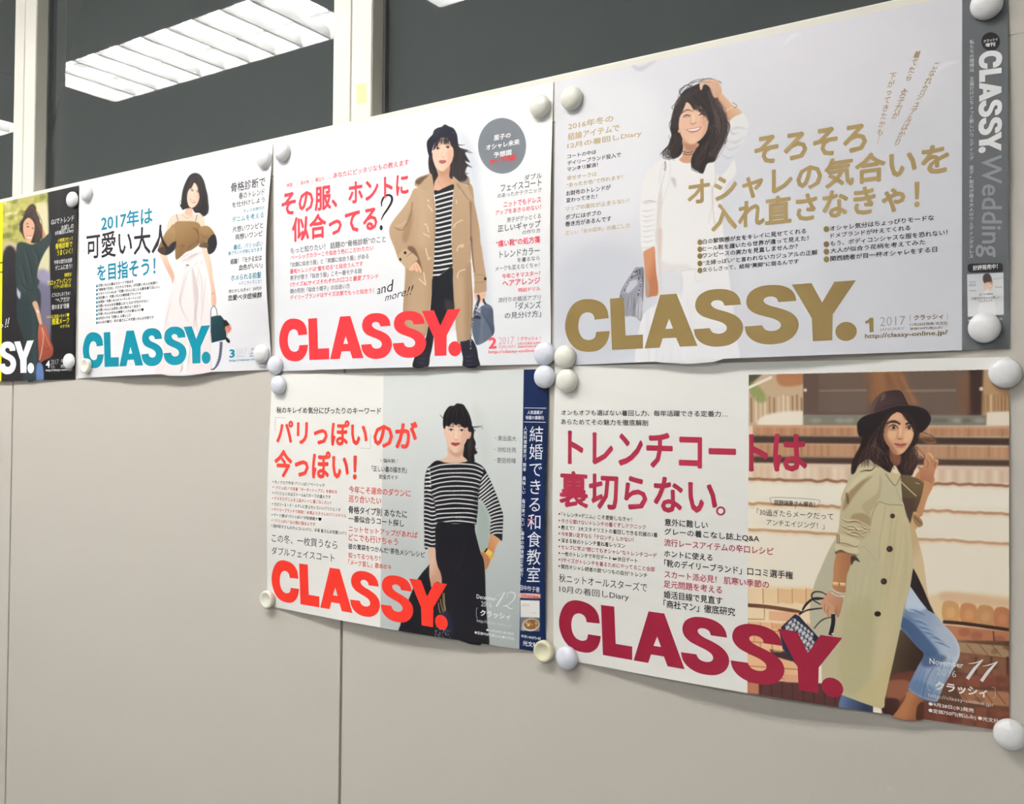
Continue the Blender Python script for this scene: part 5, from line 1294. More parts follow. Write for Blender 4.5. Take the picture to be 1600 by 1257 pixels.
# curl of each sheet away from the wall (mm): bottom, right, left, waves
CURL = dict(dark=(5, 3, 1, .8), brown=(13, 13, 0, 1.0), duffle=(9, 5, 1, 1.0), white=(11, 4, 2, 1.2), stripe=(13, 6, 5, 1.0), trench=(15, 2, 5, 1.2))
BASE = 0.0016

class Sheet:
    def __init__(self, key):
        self.key, self.q = key, QUAD[key]
        W4 = on_wall(self.q, -BASE)
        self.w = W4[:, [0, 2]]
        uv = [(0, 0), (1, 0), (1, 1), (0, 1)]
        self.Hpx = homography(self.q, uv)           # frame -> sheet
        self.Hin = homography(uv, self.q)
        self.Hw = homography(uv, self.w)            # sheet -> wall plane
        self.Hwi = homography(self.w, uv)
        self.c = CURL[key]
        self.ph = rnd.random() * 6
    def lift(self, uv):
        u, v = np.clip(uv[:, 0], -.02, 1.02), np.clip(uv[:, 1], -.02, 1.02)
        cb, cr, cl, wv = self.c
        su, sv = np.sin(np.pi * np.clip(u, 0, 1)), np.sin(np.pi * np.clip(v, 0, 1))
        l = cb * su ** 1.3 * np.clip(v, 0, 1) ** 5 + cr * sv ** 1.5 * np.clip(u, 0, 1) ** 7 + cl * sv ** 1.5 * np.clip(1 - u, 0, 1) ** 8
        l += wv * su * sv * (1 + np.sin(7.3 * u + 3 * v + self.ph) * .6 + np.sin(4.1 * u - 6.2 * v + 2 * self.ph) * .5)
        return BASE + np.maximum(l, 0) * .001
    def point(self, uv, off=0.0):
        uv = np.atleast_2d(uv)
        xz = happ(self.Hw, uv)
        return np.c_[xz[:, 0], -self.lift(uv) - off, xz[:, 1]]
    def from_px(self, px, off=0.0):
        d = rays(px)
        y = np.full(len(d), -BASE)
        for _ in range(6):
            t = (y - CAM[1]) / d[:, 1]
            X = CAM + d * t[:, None]
            uv = happ(self.Hwi, X[:, [0, 2]])
            y = -self.lift(uv) - off
        return X, uv

NU, NV = 48, 34
SH = {}
ARTFN = dict(dark=art_dark, brown=art_brown, duffle=art_duffle, white=art_white, stripe=art_stripe, trench=art_trench)
RES = dict(dark=(760, 640), brown=(900, 760), duffle=(1200, 960), white=(1700, 1240), stripe=(1200, 960), trench=(1700, 1300))
LAB = dict(dark='dark magazine poster at the left edge, woman in dark green coat with rust handbag',
           brown='white magazine poster with teal lettering and a woman in a brown off-shoulder top',
           duffle='white magazine poster with red lettering and a woman in a tan duffle coat',
           white='pale grey magazine poster with gold lettering and a woman dressed in white',
           stripe='white magazine poster with red lettering, woman in striped top and navy side strip',
           trench='magazine poster with dark red lettering and a woman in trench coat on brick steps')
MARGIN = .03

def bake(key):
    ARTFN[key]()
    s = SH[key]
    w, h = RES[key]
    uu, vv = np.meshgrid((np.arange(w) + .5) / w * (1 + 2 * MARGIN) - MARGIN, (np.arange(h) + .5) / h * (1 + 2 * MARGIN) - MARGIN)
    P = (happ(s.Hin, np.c_[uu.ravel(), vv.ravel()]) + [OX, OY]) * SC - .5
    x, y = np.clip(P[:, 0], 0, BW - 1.01), np.clip(P[:, 1], 0, BH - 1.01)
    i, j = x.astype(int), y.astype(int)
    fx, fy = (x - i)[:, None], (y - j)[:, None]
    c = (BUF[j, i] * (1 - fx) + BUF[j, i + 1] * fx) * (1 - fy) + (BUF[j + 1, i] * (1 - fx) + BUF[j + 1, i + 1] * fx) * fy
    px = np.ones((h, w, 4), np.float32)
    px[..., :3] = (c / 255.0).reshape(h, w, 3)
    img = bpy.data.images.new('print_' + key, w, h)
    img.colorspace_settings.name = 'sRGB'
    img.pixels.foreach_set(px[::-1].ravel())
    img.update()
    img.pack()
    m = bpy.data.materials.new('printed_paper_' + key)
    m.use_nodes = True
    nt = m.node_tree
    b = nt.nodes['Principled BSDF']
    t = nt.nodes.new('ShaderNodeTexImage')
    t.image = img
    t.extension = 'EXTEND'
    nt.links.new(t.outputs['Color'], b.inputs['Base Color'])
    b.inputs['Roughness'].default_value = .36
    b.inputs['Specular IOR Level'].default_value = .16
    tc = nt.nodes.new('ShaderNodeTexCoord')
    n = nt.nodes.new('ShaderNodeTexNoise')
    n.inputs['Scale'].default_value = 9
    n.inputs['Detail'].default_value = 2
    bp = nt.nodes.new('ShaderNodeBump')
    bp.inputs['Strength'].default_value = .35
    bp.inputs['Distance'].default_value = .003
    nt.links.new(tc.outputs['Object'], n.inputs['Vector'])
    nt.links.new(n.outputs['Fac'], bp.inputs['Height'])
    nt.links.new(bp.outputs['Normal'], b.inputs['Normal'])
    return m

def uvmap(me, uvs):
    l = me.uv_layers.new(name='print')
    idx = np.empty(len(me.loops), np.int32)
    me.loops.foreach_get('vertex_index', idx)
    t = (uvs[idx] + MARGIN) / (1 + 2 * MARGIN)
    t[:, 1] = 1 - t[:, 1]
    l.data.foreach_set('uv', t.astype(np.float32).ravel())

def sheet_mesh(key, m):
    s = SH[key]
    uu, vv = np.meshgrid(np.linspace(0, 1, NU + 1), np.linspace(0, 1, NV + 1))
    uv = np.c_[uu.ravel(), vv.ravel()]
    F = s.point(uv)
    pu = happ(s.Hpx, project(F))
    Bk = F.copy()
    Bk[:, 1] += .00022
    n = len(F)
    faces = []
    for j in range(NV):
        for i in range(NU):
            a = j * (NU + 1) + i
            b, c, d = a + 1, a + NU + 2, a + NU + 1
            faces.append((a, d, c, b))
            faces.append((a + n, b + n, c + n, d + n))
    ring = [i for i in range(NU + 1)] + [(j + 1) * (NU + 1) - 1 for j in range(1, NV + 1)] + [NV * (NU + 1) + i for i in range(NU - 1, -1, -1)] + [j * (NU + 1) for j in range(NV - 1, 0, -1)]
    for a, b in zip(ring, ring[1:] + ring[:1]):
        faces.append((a, b, b + n, a + n))
    me = bpy.data.meshes.new('paper')
    me.from_pydata(np.vstack([F, Bk]).tolist(), [], faces)
    uvmap(me, np.vstack([pu, pu]))
    return link('paper', me, m, smooth=False)

# --- flat shapes printed on a sheet: px polygons -> cut along the sheet's grid -> laid on the paper
class Print:
    def __init__(self, key, name):
        self.key, self.name = key, name
        self.V, self.F, self.M, self.mats, self.L = [], [], [], [], []
    def mi(self, rgb):
        m = ink(rgb)
        if m not in self.mats:
            self.mats.append(m)
        return self.mats.index(m)
    def add(self, px, faces, rgb, layer=None):
        k = len(self.V)
        self.V.extend([tuple(p) for p in px])
        self.L.extend([0.0] * len(px) if layer is None else list(layer))
        i = self.mi(rgb)
        for f in faces:
            self.F.append(tuple(a + k for a in f))
            self.M.append(i)
    def build(self, parent, off=.00016, cut=True, material=None, label=None):
        s = SH[self.key]
        uv = happ(s.Hpx, self.V)
        bm = bmesh.new()
        vs = [bm.verts.new((a, b, l * .001)) for (a, b), l in zip(uv, self.L)]
        for f, i in zip(self.F, self.M):
            if len(set(f)) > 2:
                try:
                    bm.faces.new([vs[a] for a in f]).material_index = i
                except ValueError:
                    pass
        if cut:
            lo, hi = uv.min(0), uv.max(0)
            for ax, N in ((0, NU), (1, NV)):
                for k in range(1, N):
                    t = k / N
                    if lo[ax] < t < hi[ax]:
                        co, no = ((t, 0, 0), (1, 0, 0)) if ax == 0 else ((0, t, 0), (0, 1, 0))
                        bmesh.ops.bisect_plane(bm, geom=bm.verts[:] + bm.edges[:] + bm.faces[:], plane_co=co, plane_no=no, dist=1e-7)
        me = bpy.data.meshes.new(self.name)
        bm.to_mesh(me)
        bm.free()
        co = np.empty(len(me.vertices) * 3, np.float32)
        me.vertices.foreach_get('co', co)
        uv = co.reshape(-1, 3)[:, :2].astype(float)
        X, _ = s.from_px(happ(s.Hin, uv), off + co.reshape(-1, 3)[:, 2] * 1000 * STEP)
        me.vertices.foreach_set('co', X.astype(np.float32).ravel())
        me.update()
        if len(me.polygons):
            ny = np.empty(len(me.polygons) * 3, np.float32)
            me.polygons.foreach_get('normal', ny)
            if (ny.reshape(-1, 3)[:, 1] > 0).mean() > .5:
                me.flip_normals()
        mats = self.mats
        if material:
            uvmap(me, uv)
            mats = [material]
        o = link(self.name, me, mats, parent)
        if label:
            o['label'] = label
        return o

_tc = {}
STEP = 2.5e-5
def glyphs(text, bold):
    """flat outline of a text; weight is built from slightly shifted layers so that dense characters keep their shape"""
    bold = round(bold + .006 if bold >= 0 else bold + .005, 4)
    k = (text, bold)
    if k in _tc:
        return _tc[k]
    c = bpy.data.curves.new('t', 'FONT')
    c.body = text
    c.offset = 0.0 if bold > 0 else bold
    c.resolution_u = 2
    o = bpy.data.objects.new('t', c)
    COL.objects.link(o)
    bpy.context.view_layer.update()
    me = bpy.data.meshes.new_from_object(o.evaluated_get(bpy.context.evaluated_depsgraph_get()))
    co = np.empty(len(me.vertices) * 3, np.float32)
    me.vertices.foreach_get('co', co)
    V = co.reshape(-1, 3).astype(float)
    V[:, 2] = 0
    F = [tuple(p.vertices) for p in me.polygons]
    bpy.data.objects.remove(o)
    bpy.data.curves.remove(c)
    bpy.data.meshes.remove(me)
    if bold > .003:
        n, V0, F0 = len(V), V, F
        N = 4 if bold < .02 else 6
        V, F = [], []
        for q in range(N):
            t = 2 * math.pi * q / N + .5
            V.append(V0 + [bold * math.cos(t), bold * math.sin(t), q])
            F += [tuple(i + n * q for i in f) for f in F0]
        V = np.vstack(V)
    _tc[k] = (V, F)
    return V, F

def quadtext(P, text, quad, rgb, bold=.01):
    """text whose inked extent fills a quad given in frame pixels (tl, tr, br, bl)"""
    V, F = glyphs(text, bold)
    L, V = V[:, 2], V[:, :2]
    lo, hi = V.min(0), V.max(0)
    T = (V - lo) / np.maximum(hi - lo, 1e-6)
    T[:, 1] = 1 - T[:, 1]
    s = SH[P.key]
    Q = happ(s.Hpx, quad)
    H = homography([(0, 0), (1, 0), (1, 1), (0, 1)], Q)
    P.add(happ(s.Hin, happ(H, T)), F, rgb, L)

def T(P, cr, text, xl, yt, yb, xr, rgb, bold=.008):
    """a line parallel to the sheet's edges: left x, top y, bottom y at the left end, right x (crop units)"""
    s = SH[P.key]
    a, b = cv(cr, [(xl, yt), (xl, yb)])
    x1 = cv(cr, [(xr, 0)])[0][0]
    (u0, v0), (u0b, v1) = happ(s.Hpx, [a, b])
    u1 = u0 + (x1 - a[0]) / (s.q[1][0] - s.q[0][0])
    for _ in range(5):
        p = happ(s.Hin, [(u1, v1), (u1 + .001, v1)])
        u1 += (x1 - p[0][0]) / ((p[1][0] - p[0][0]) / .001)
    um = (u0 + u0b) / 2
    quadtext(P, text, happ(s.Hin, [(um, v0), (u1, v0), (u1, v1), (um, v1)]), rgb, bold)

def TQ(P, cr, text, quad, rgb, bold=.02):
    quadtext(P, text, cv(cr, quad), rgb, bold)

def TV(P, cr, text, x0, y0, x1, y1, wd, rgb, bold=.008):
    """vertical column, one character per cell"""
    n = len(text)
    (ax, ay), (bx, by) = cv(cr, [(x0, y0), (x1, y1)])
    w = wd / CR[cr][2]
    dx, dy = (bx - ax) / n, (by - ay) / n
    ln = math.hypot(dx, dy)
    for i, ch in enumerate(text):
        if ch in ' 　':
            continue
        rotch = {'ー': '｜', '…': '︙'}.get(ch, ch)
        V, F = glyphs('口' if False else rotch, bold)
        L, V = V[:, 2], V[:, :2]
        # em cell of the font: x 0..1, y -0.12..0.88 (size 1)
        c = np.array([ax + dx * (i + .5), ay + dy * (i + .5)])
        sh = (.28, -.28) if ch in '、。' else (0, 0)
        U = (V - [V[:, 0].min() / 2 + V[:, 0].max() / 2 if ch in 'ー…' else .5, .38]) + sh
        px = np.c_[c[0] + U[:, 0] * w - U[:, 1] * dx * .96, c[1] - U[:, 1] * ln * .96 + U[:, 0] * w * TVS]
        P.add(px, F, rgb, L)
TVS = 0.0

def ribbon(P, cr, pts, wd, rgb, closed=False):
    p = crom(cv(cr, pts), closed, 5) if len(pts) > 2 else np.array(cv(cr, pts))
    if closed:
        p = np.vstack([p, p[:1]])
    n = len(p)
    w = (np.interp(np.linspace(0, 1, n), np.linspace(0, 1, len(wd)), wd) if isinstance(wd, (tuple, list)) else np.full(n, wd)) / CR[cr][2] / 2
    t = np.gradient(p, axis=0)
    t /= np.maximum(np.linalg.norm(t, axis=1, keepdims=True), 1e-6)
    nn = np.c_[-t[:, 1], t[:, 0]] * w[:, None]
    P.add(np.vstack([p + nn, p - nn]), [(i, i + 1, n + i + 1, n + i) for i in range(n - 1)], rgb)

def disc(P, cr, cx, cy, rx, ry, rgb, n=20):
    p = cv(cr, [(cx + rx * math.cos(2 * math.pi * k / n), cy + ry * math.sin(2 * math.pi * k / n)) for k in range(n)])
    P.add(p, [tuple(range(n))], rgb)

# heavy display capitals of the masthead, drawn as outlines
def _norm(paths, box, s2=False):
    if s2:
        top = lambda x: 645 - .0646 * (x - 742)
        bas = lambda x: 1062 - .033 * (x - 613)
    else:
        top = lambda x: 725 - .0646 * (x - 262)
        bas = lambda x: 1063 - .033 * (x - 273)
    return [[((x - box[0]) / (box[1] - box[0]), (bas(x) - y) / (bas(x) - top(x))) for x, y in p] for p in paths]
def sm(*segs):
    out = []
    for smooth, pts in segs:
        q = crom(pts, False, 5) if smooth else np.array(pts, float)
        out += [tuple(a) for a in q]
    return out
_C = sm((1, [(262, 853), (255, 800), (236, 760), (205, 735), (165, 724), (120, 727), (80, 752), (52, 800), (36, 860), (33, 915), (43, 970), (68, 1025), (108, 1062), (160, 1073), (208, 1064), (243, 1030), (261, 985), (268, 938)]),
        (1, [(198, 942), (192, 975), (178, 990), (154, 995), (128, 982), (110, 948), (104, 902), (109, 855), (124, 824), (148, 811), (170, 816), (184, 833), (190, 861)]))
_L = [(262, 725), (338, 719), (346, 970), (438, 966), (438, 1057), (273, 1063)]
_A = [(530, 707), (612, 702), (715, 1047), (629, 1050), (610, 990), (543, 993), (528, 1054), (450, 1057)]
_AH = [(575, 865), (595, 930), (556, 932)]
_S = sm((1, [(937, 783), (929, 740), (905, 704), (864, 683), (812, 679), (762, 690), (722, 722), (705, 770), (711, 816), (740, 852), (786, 874), (832, 892), (860, 914), (866, 940), (852, 962), (823, 970), (794, 960), (779, 932)]),
        (1, [(697, 938), (706, 985), (733, 1024), (775, 1048), (825, 1054), (882, 1042), (926, 1004), (947, 948), (941, 896), (912, 856), (868, 830), (820, 811), (794, 793), (786, 773), (798, 756), (822, 751), (845, 762), (855, 788)]))
_Y = [(385, 665), (497, 658), (557, 796), (625, 652), (742, 645), (616, 882), (613, 1062), (505, 1066), (499, 905)]
_D = [(687 + 58 * math.cos(t * math.pi / 14), 1002 + 67 * math.sin(t * math.pi / 14)) for t in range(28)]
LET = {'C': _norm([_C], (33, 268)), 'L': _norm([_L], (262, 438)), 'A': _norm([_A, _AH], (450, 715)), 'S': _norm([_S], (697, 947)),
       'Y': _norm([_Y], (385, 742), True), '.': _norm([_D], (629, 745), True)}
POS = [('C', .0136, .0767), ('L', .0769, .1213), ('A', .1233, .1909), ('S', .1863, .2457), ('S', .2477, .3089), ('Y', .3015, .3701), ('.', .3487, .3712)]
def masthead(P, quad, rgb):
    """quad: cap-height box from the C's left edge to the Y's right edge"""
    s = SH[P.key]
    H = homography([(.0136, 1), (.3701, 1), (.3701, 0), (.0136, 0)], happ(s.Hpx, quad))
    for ch, a, b in POS:
        loops = [[(a + x * (b - a), y) for x, y in p] for p in LET[ch]]
        flat = [q for p in loops for q in p]
        tri = tessellate_polygon([[Vector((x, y, 0)) for x, y in p] for p in loops])
        P.add(happ(s.Hin, happ(H, flat)), [tuple(t) for t in tri], rgb)

def cutout(key, name, cr, pts, parent, m, label):
    P = Print(key, name)
    p = crom(cv(cr, pts), True, 4)
    tri = tessellate_polygon([[Vector((x, y, 0)) for x, y in p]])
    P.add(p, [tuple(t) for t in tri], (200, 200, 200))
    o = P.build(parent, .00007, True, m, label)
    return o

posters, pmat = {}, {}
for key in ('dark', 'brown', 'duffle', 'white', 'stripe', 'trench'):
    SH[key] = Sheet(key)
    pmat[key] = bake(key)
    root = bpy.data.objects.new('magazine_poster', None)
    COL.objects.link(root)
    c = SH[key].point([(.5, .5)])[0]
    root.location = (float(c[0]), 0.0, float(c[2]))
    root['label'] = LAB[key]
    root['category'] = 'poster'
    posters[key] = root
    sheet_mesh(key, pmat[key]).parent = root

BLK, DG = (34, 32, 36), (90, 92, 96)
def part(key, name):
    return Print(key, name)

# ---- trench poster lettering
R6 = (160, 42, 66)
P = part('trench', 'masthead'); masthead(P, [(873.5, 936.8), (1316, 997.4), (1316, 1090.5), (873.5, 1011.7)], (134, 26, 48)); P.build(posters['trench'], label='dark red masthead lettering')
P = part('trench', 'headline')
T(P, 'B', 'トレンチコート', 128, 438, 688, 1600, R6, .022)
TQ(P, 'F', 'は', [(172, 392), (362, 396), (370, 612), (175, 608)], R6, .022)
T(P, 'B', '裏切らない', 66, 730, 1000, 1225, R6, .02)
ribbon(P, 'B', [(1252 + 27 * math.cos(k * math.pi / 6), 1030 + 27 * math.sin(k * math.pi / 6)) for k in range(12)], 13, R6, True)
P.build(posters['trench'], label='dark red headline')
P = part('trench', 'kicker_line')
T(P, 'B', 'オンもオフも選ばない着回し力、毎年活躍できる定番力…', 80, 285, 326, 1305, BLK, .006)
T(P, 'B', 'あらためてその魅力を徹底解剖', 78, 352, 394, 718, BLK, .006)
P.build(posters['trench'], cut=False); P = part('trench', 'bullet_lines')
C6 = (168, 62, 84)
for i, (tx, xr) in enumerate([('「トレンチ×デニム」こそ更新しなきゃ！', 890), ('今さら聞けないトレンチの着くずしテクニック', 1040), ('教えて！ 3大スタイリストの着回しできる究極の1着', 1168), ('今年買い足すなら「テロンチ」しかない！', 906),
                              ('深まる秋のトレンチ重ね着レッスン', 815), ('セレブに学ぶ“閉じてもオシャレ”なトレンチコーデ', 1160), ('一枚のトレンチで平日デート⇔休日デート', 950), ('Sサイズがトレンチを着るためにやってること全部', 1138), ('関西オシャレ読者の脱“いつもの自分”トレンチ', 1056)]):
    y = 141 + i * 71.2
    col = C6 if i % 2 else BLK
    T(P, 'C', tx, 118, y + 2, y + 52, xr, col, .004)
    disc(P, 'C', 97, y + 23, 8, 10, col, 8)
P.build(posters['trench'], cut=False); P = part('trench', 'feature_line')
T(P, 'C', '秋ニットオールスターズで', 94, 815, 908, 1055, BLK, -.004)
T(P, 'C', '10月の着回しDiary', 98, 942, 1030, 855, BLK, -.004)
P.build(posters['trench'], cut=False); P = part('trench', 'cover_lines')
for tx, xl, yt, yb, xr, col in [('意外に難しい', 102, 168, 232, 474, BLK), ('グレーの着こなし誌上Q&A', 100, 250, 312, 918, BLK), ('流行レースアイテムの辛口レシピ', 98, 342, 406, 1040, C6), ('ホントに使える', 98, 440, 500, 514, BLK),
                                ('「靴のデイリーブランド」口コミ選手権', 98, 520, 586, 1208, BLK), ('スカート派必見！ 肌寒い季節の', 100, 616, 680, 1002, C6), ('足元問題を考える', 94, 700, 764, 596, C6), ('婚活目線で見直す', 94, 790, 856, 600, BLK), ('「商社マン」徹底研究', 92, 868, 938, 710, BLK)]:
    T(P, 'D', tx, xl, yt, yb, xr, col, .01)
P.build(posters['trench'], cut=False); P = part('trench', 'quote')
T(P, 'F', '岡野瑞恵さん提言！', 182, 768, 798, 412, BLK, .006)
ribbon(P, 'F', [(180, 755), (420, 768), (434, 788), (415, 808), (310, 803), (300, 816), (290, 802), (180, 796), (162, 775)], 2.4, (110, 96, 84), True)
T(P, 'F', '「30過ぎたらメークだって', 82, 818, 856, 516, BLK, -.004)
T(P, 'F', 'アンチエイジング！」', 138, 878, 914, 466, BLK, -.004)
P.build(posters['trench'], cut=False)
P = part('trench', 'issue_date')
WH = (238, 236, 232)
T(P, 'K', 'November', 565, 648, 692, 830, WH, 0)
T(P, 'K', '2016', 622, 728, 780, 775, (200, 204, 208), -.008)
ribbon(P, 'K', [(870, 692), (930, 684), (985, 660)], (3, 9, 4), WH)
ribbon(P, 'K', [(985, 660), (920, 730), (862, 812)], (8, 24, 28), WH)
ribbon(P, 'K', [(982, 712), (1040, 700), (1098, 676)], (3, 9, 4), WH)
ribbon(P, 'K', [(1098, 676), (1032, 748), (972, 830)], (8, 24, 28), WH)
T(P, 'K', 'クラッシィ', 610, 828, 900, 1018, WH, .03)
ribbon(P, 'K', [(570, 835), (553, 850), (556, 900), (578, 902)], 3, (180, 190, 200))
ribbon(P, 'K', [(1055, 878), (1080, 885), (1080, 950), (1062, 964)], 3, (200, 190, 180))
T(P, 'K', 'http://classy-online.jp/', 557, 925, 962, 1070, (216, 206, 198), -.004)
T(P, 'K', '●9月28日(水)発売', 557, 990, 1026, 914, WH, .01)
T(P, 'K', '●定価750円(税込み) ●光文社', 557, 1040, 1078, 1110, WH, .01)
P.build(posters['trench'], cut=False, label='small white issue date and price')
# ---- striped-top poster lettering
R5 = (228, 70, 60)
P = part('stripe', 'masthead'); masthead(P, [(424.4, 875.1), (698.6, 913), (698.6, 984.4), (424.4, 936.7)], (224, 54, 42)); P.build(posters['stripe'], label='bright red masthead lettering')
P = part('stripe', 'headline')
T(P, 'u', 'パリっぽい', 135, 462, 700, 1010, R5, .024)
T(P, 'u', 'のが', 1068, 480, 738, 1488, R5, .026)
T(P, 'u', '今っぽい！', 115, 750, 1020, 905, R5, .026)
ribbon(P, 'u', [(122, 580), (124, 447)], 3, (170, 170, 168)); ribbon(P, 'u', [(124, 447), (222, 452)], 3, (170, 170, 168))
ribbon(P, 'u', [(1040, 605), (1037, 748)], 3, (170, 170, 168)); ribbon(P, 'u', [(1037, 748), (935, 742)], 3, (170, 170, 168))
P.build(posters['stripe'], label='red headline')
P = part('stripe', 'kicker_line')
T(P, 'u', '秋のキレイめ気分にぴったりのキーワード', 135, 345, 408, 1140, BLK, .008)
P.build(posters['stripe'], cut=False); P = part('stripe', 'side_note')
C5 = (210, 84, 76)
T(P, 'u', '悩み別', 1162, 842, 880, 1272, BLK, .004)
ribbon(P, 'u', [(1132, 846), (1152, 882)], 2.5, DG); ribbon(P, 'u', [(1306, 848), (1286, 882)], 2.5, DG)
T(P, 'u', '「正しい眉の描き方」', 1052, 910, 966, 1388, BLK, .004)
T(P, 'u', '完全ガイド', 1120, 992, 1038, 1304, BLK, .004)
P.build(posters['stripe'], cut=False); P = part('stripe', 'bullet_lines')
for i, (tx, xr) in enumerate([('モノクロで作る“パリっぽい”ベーシック', 596), ('“パリっぽい”の定番「ボーダートップス」を極める', 716), ('パリジェンヌはストール&スカーフの達人です', 656), ('そろそろデニムを上品キレイに着こなしたい！', 660), ('カロリーヌ・ド・メグレに学ぶカッコいいパリジェンヌ', 748),
                              ('デイリーブランドで再現！ 米澤よう子さんのパリスタイル', 806), ('デート服は“パリっぽい”が好感度大♥', 568), ('“パリっぽい”は小物に宿るんです', 508), ('田中彩子さんのカッコいいパリ、手塚 香さんの可愛いパリ', 806)]):
    y = 66 + i * 52.6 + (i > 3) * 2
    col = C5 if i % 2 else BLK
    T(P, 'v', tx, 118 - i * 1.5, y, y + 34, xr, col, 0)
    disc(P, 'v', 103 - i * 1.5, y + 15, 5, 5.5, col, 8)
P.build(posters['stripe'], cut=False); P = part('stripe', 'feature_line')
T(P, 'v', 'この冬、一枚買うなら', 90, 580, 660, 720, BLK, -.006)
T(P, 'v', 'ダブルフェイスコート', 90, 702, 778, 692, BLK, -.006)
P.build(posters['stripe'], cut=False); P = part('stripe', 'cover_lines')
for tx, xl, yt, yb, xr, col in [('今年こそ運命のダウンに', 832, 118, 188, 1426, C5), ('巡り合いたい', 830, 206, 276, 1140, C5), ('骨格タイプ別 あなたに', 828, 312, 384, 1390, BLK), ('一番似合うコート探し', 828, 402, 466, 1362, BLK),
                                ('ニットセットアップがあれば', 830, 500, 560, 1492, C5), ('どこでも行けちゃう', 828, 578, 646, 1300, C5), ('彼の胃袋をつかんだ“茶色メシ”レシピ', 826, 672, 728, 1562, BLK), ('知ってるつもり？', 826, 758, 812, 1136, C5), ('「メーク直し」基本のキ', 826, 826, 880, 1240, C5)]:
    T(P, 'v', tx, xl, yt, yb, xr, col, .006)
P.build(posters['stripe'], cut=False); P = part('stripe', 'name_list')
for tx, xl, yt, yb, xr in [('東出昌大', 788, 406, 452, 952), ('池松壮亮', 782, 506, 552, 950), ('菅田将暉', 780, 602, 650, 948)]:
    T(P, 'x', tx, xl, yt, yb, xr, (84, 82, 86), -.004)
    disc(P, 'x', xl - 20, yt + 22, 4, 5, C5, 8)
P.build(posters['stripe'], cut=False)
P = part('stripe', 'issue_date')
T(P, 'y', 'December', 572, 760, 796, 738, (232, 232, 234), .004)
T(P, 'y', '2016', 610, 818, 862, 700, (222, 224, 226), -.006)
ribbon(P, 'y', [(735, 775), (775, 760), (815, 742)], 3, (226, 228, 230)); ribbon(P, 'y', [(815, 742), (780, 800), (740, 866)], (5, 14, 14), (230, 232, 234))
ribbon(P, 'y', [(830, 790), (835, 755), (872, 742), (902, 765), (885, 810), (840, 850), (795, 862), (830, 862), (862, 886), (885, 875)], (3, 5, 10, 7, 4, 10, 3), (230, 232, 234))
T(P, 'y', 'クラッシィ', 604, 890, 945, 860, (236, 236, 238), .026)
ribbon(P, 'y', [(582, 880), (572, 882), (570, 950), (582, 962)], 3, (190, 192, 196))
T(P, 'y', 'http://classy-online.jp/', 574, 970, 1004, 875, (206, 210, 212), -.006)
T(P, 'y', '●10月28日(金)発売', 655, 1052, 1078, 890, (236, 238, 238), .006)
T(P, 'y', '●定価750円(税込み)●光文社', 555, 1072, 1102, 893, (236, 238, 238), .006)
P.build(posters['stripe'], cut=False, label='small white issue date and price')
P = part('stripe', 'strip_lettering')
WS = (232, 236, 242)
ribbon(P, 'z', [(136, 362), (296, 364)], 4, WS); ribbon(P, 'z', [(133, 464), (292, 467)], 4, WS)
T(P, 'z', '人気連載が', 158, 380, 408, 270, WS, .012)
T(P, 'z', '待望の書籍化', 145, 418, 446, 280, WS, .012)
TVS = .02
TV(P, 'px', '結婚できる和食教室', 838.5, 665, 833, 912, 23, WS, -.002)
TV(P, 'px', '人気料理教室の「簡単、美味しい、毎日食べたい」基本の和食献立を紹介！', 821.3, 666, 814.6, 909, 5.6, WS, .004)
P.build(posters['stripe'], cut=False); P = part('stripe', 'strip_notes')
T(P, 'A', '田中怜子著', 155, 552, 592, 305, WS, 0)
T(P, 'A', '10月28日発売', 164, 620, 644, 300, (190, 60, 60), .012)
T(P, 'A', '本体1400円+税', 165, 926, 950, 315, WS, .008)
T(P, 'A', '光文社', 178, 972, 1012, 292, WS, .016)
ribbon(P, 'A', [(213, 55), (268, 62)], 7, (190, 50, 56)); ribbon(P, 'A', [(246, 18), (244, 105)], 7, (190, 50, 56)); ribbon(P, 'A', [(240, 58), (210, 92)], 6, (190, 50, 56))
P.build(posters['stripe'], cut=False, label='small book details on the navy strip')
# ---- duffle poster lettering
R3 = (248, 72, 84)
P = part('duffle', 'masthead'); masthead(P, [(436.3, 501.2), (719.8, 482.9), (719.8, 555), (436.3, 564.4)], (238, 56, 62)); P.build(posters['duffle'], label='coral red masthead lettering')
P = part('duffle', 'headline')
TQ(P, 'h', 'その服、ホントに', [(98, 405), (1410, 195), (1412, 432), (98, 662)], R3, .023)
TQ(P, 'h', '似合ってる', [(205, 662), (1088, 528), (1088, 795), (208, 920)], R3, .023)
ribbon(P, 'h', [(1134, 548), (1133, 505), (1155, 455), (1195, 430), (1235, 445), (1236, 500), (1195, 575), (1150, 640), (1130, 690)], (10, 20, 22, 24, 20, 8), BLK)
disc(P, 'h', 1129, 768, 16, 27, BLK)
P.build(posters['duffle'], label='coral headline with a black handwritten question mark')
P = part('duffle', 'kicker_line')
T(P, 'h', '体型', 150, 312, 350, 214, R3, .006); T(P, 'h', '肌の色', 295, 286, 326, 384, R3, .006); T(P, 'h', '顔立ち', 448, 254, 296, 540, R3, .006)
for x in (110, 265, 420):
    ribbon(P, 'h', [(x + 15, 305 - (x - 110) * .17), (x + 125, 285 - (x - 110) * .17), (x + 148, 300 - (x - 110) * .17), (x + 140, 345 - (x - 110) * .17), (x + 20, 370 - (x - 110) * .17), (x, 350 - (x - 110) * .17)], 2, (236, 160, 165), True)
T(P, 'h', '…あなたにピッタリなもの教えます', 585, 208, 268, 1415, (240, 84, 100), .01)
P.build(posters['duffle'], cut=False); P = part('duffle', 'bullet_lines')
C3, G3 = (236, 82, 100), (112, 114, 120)
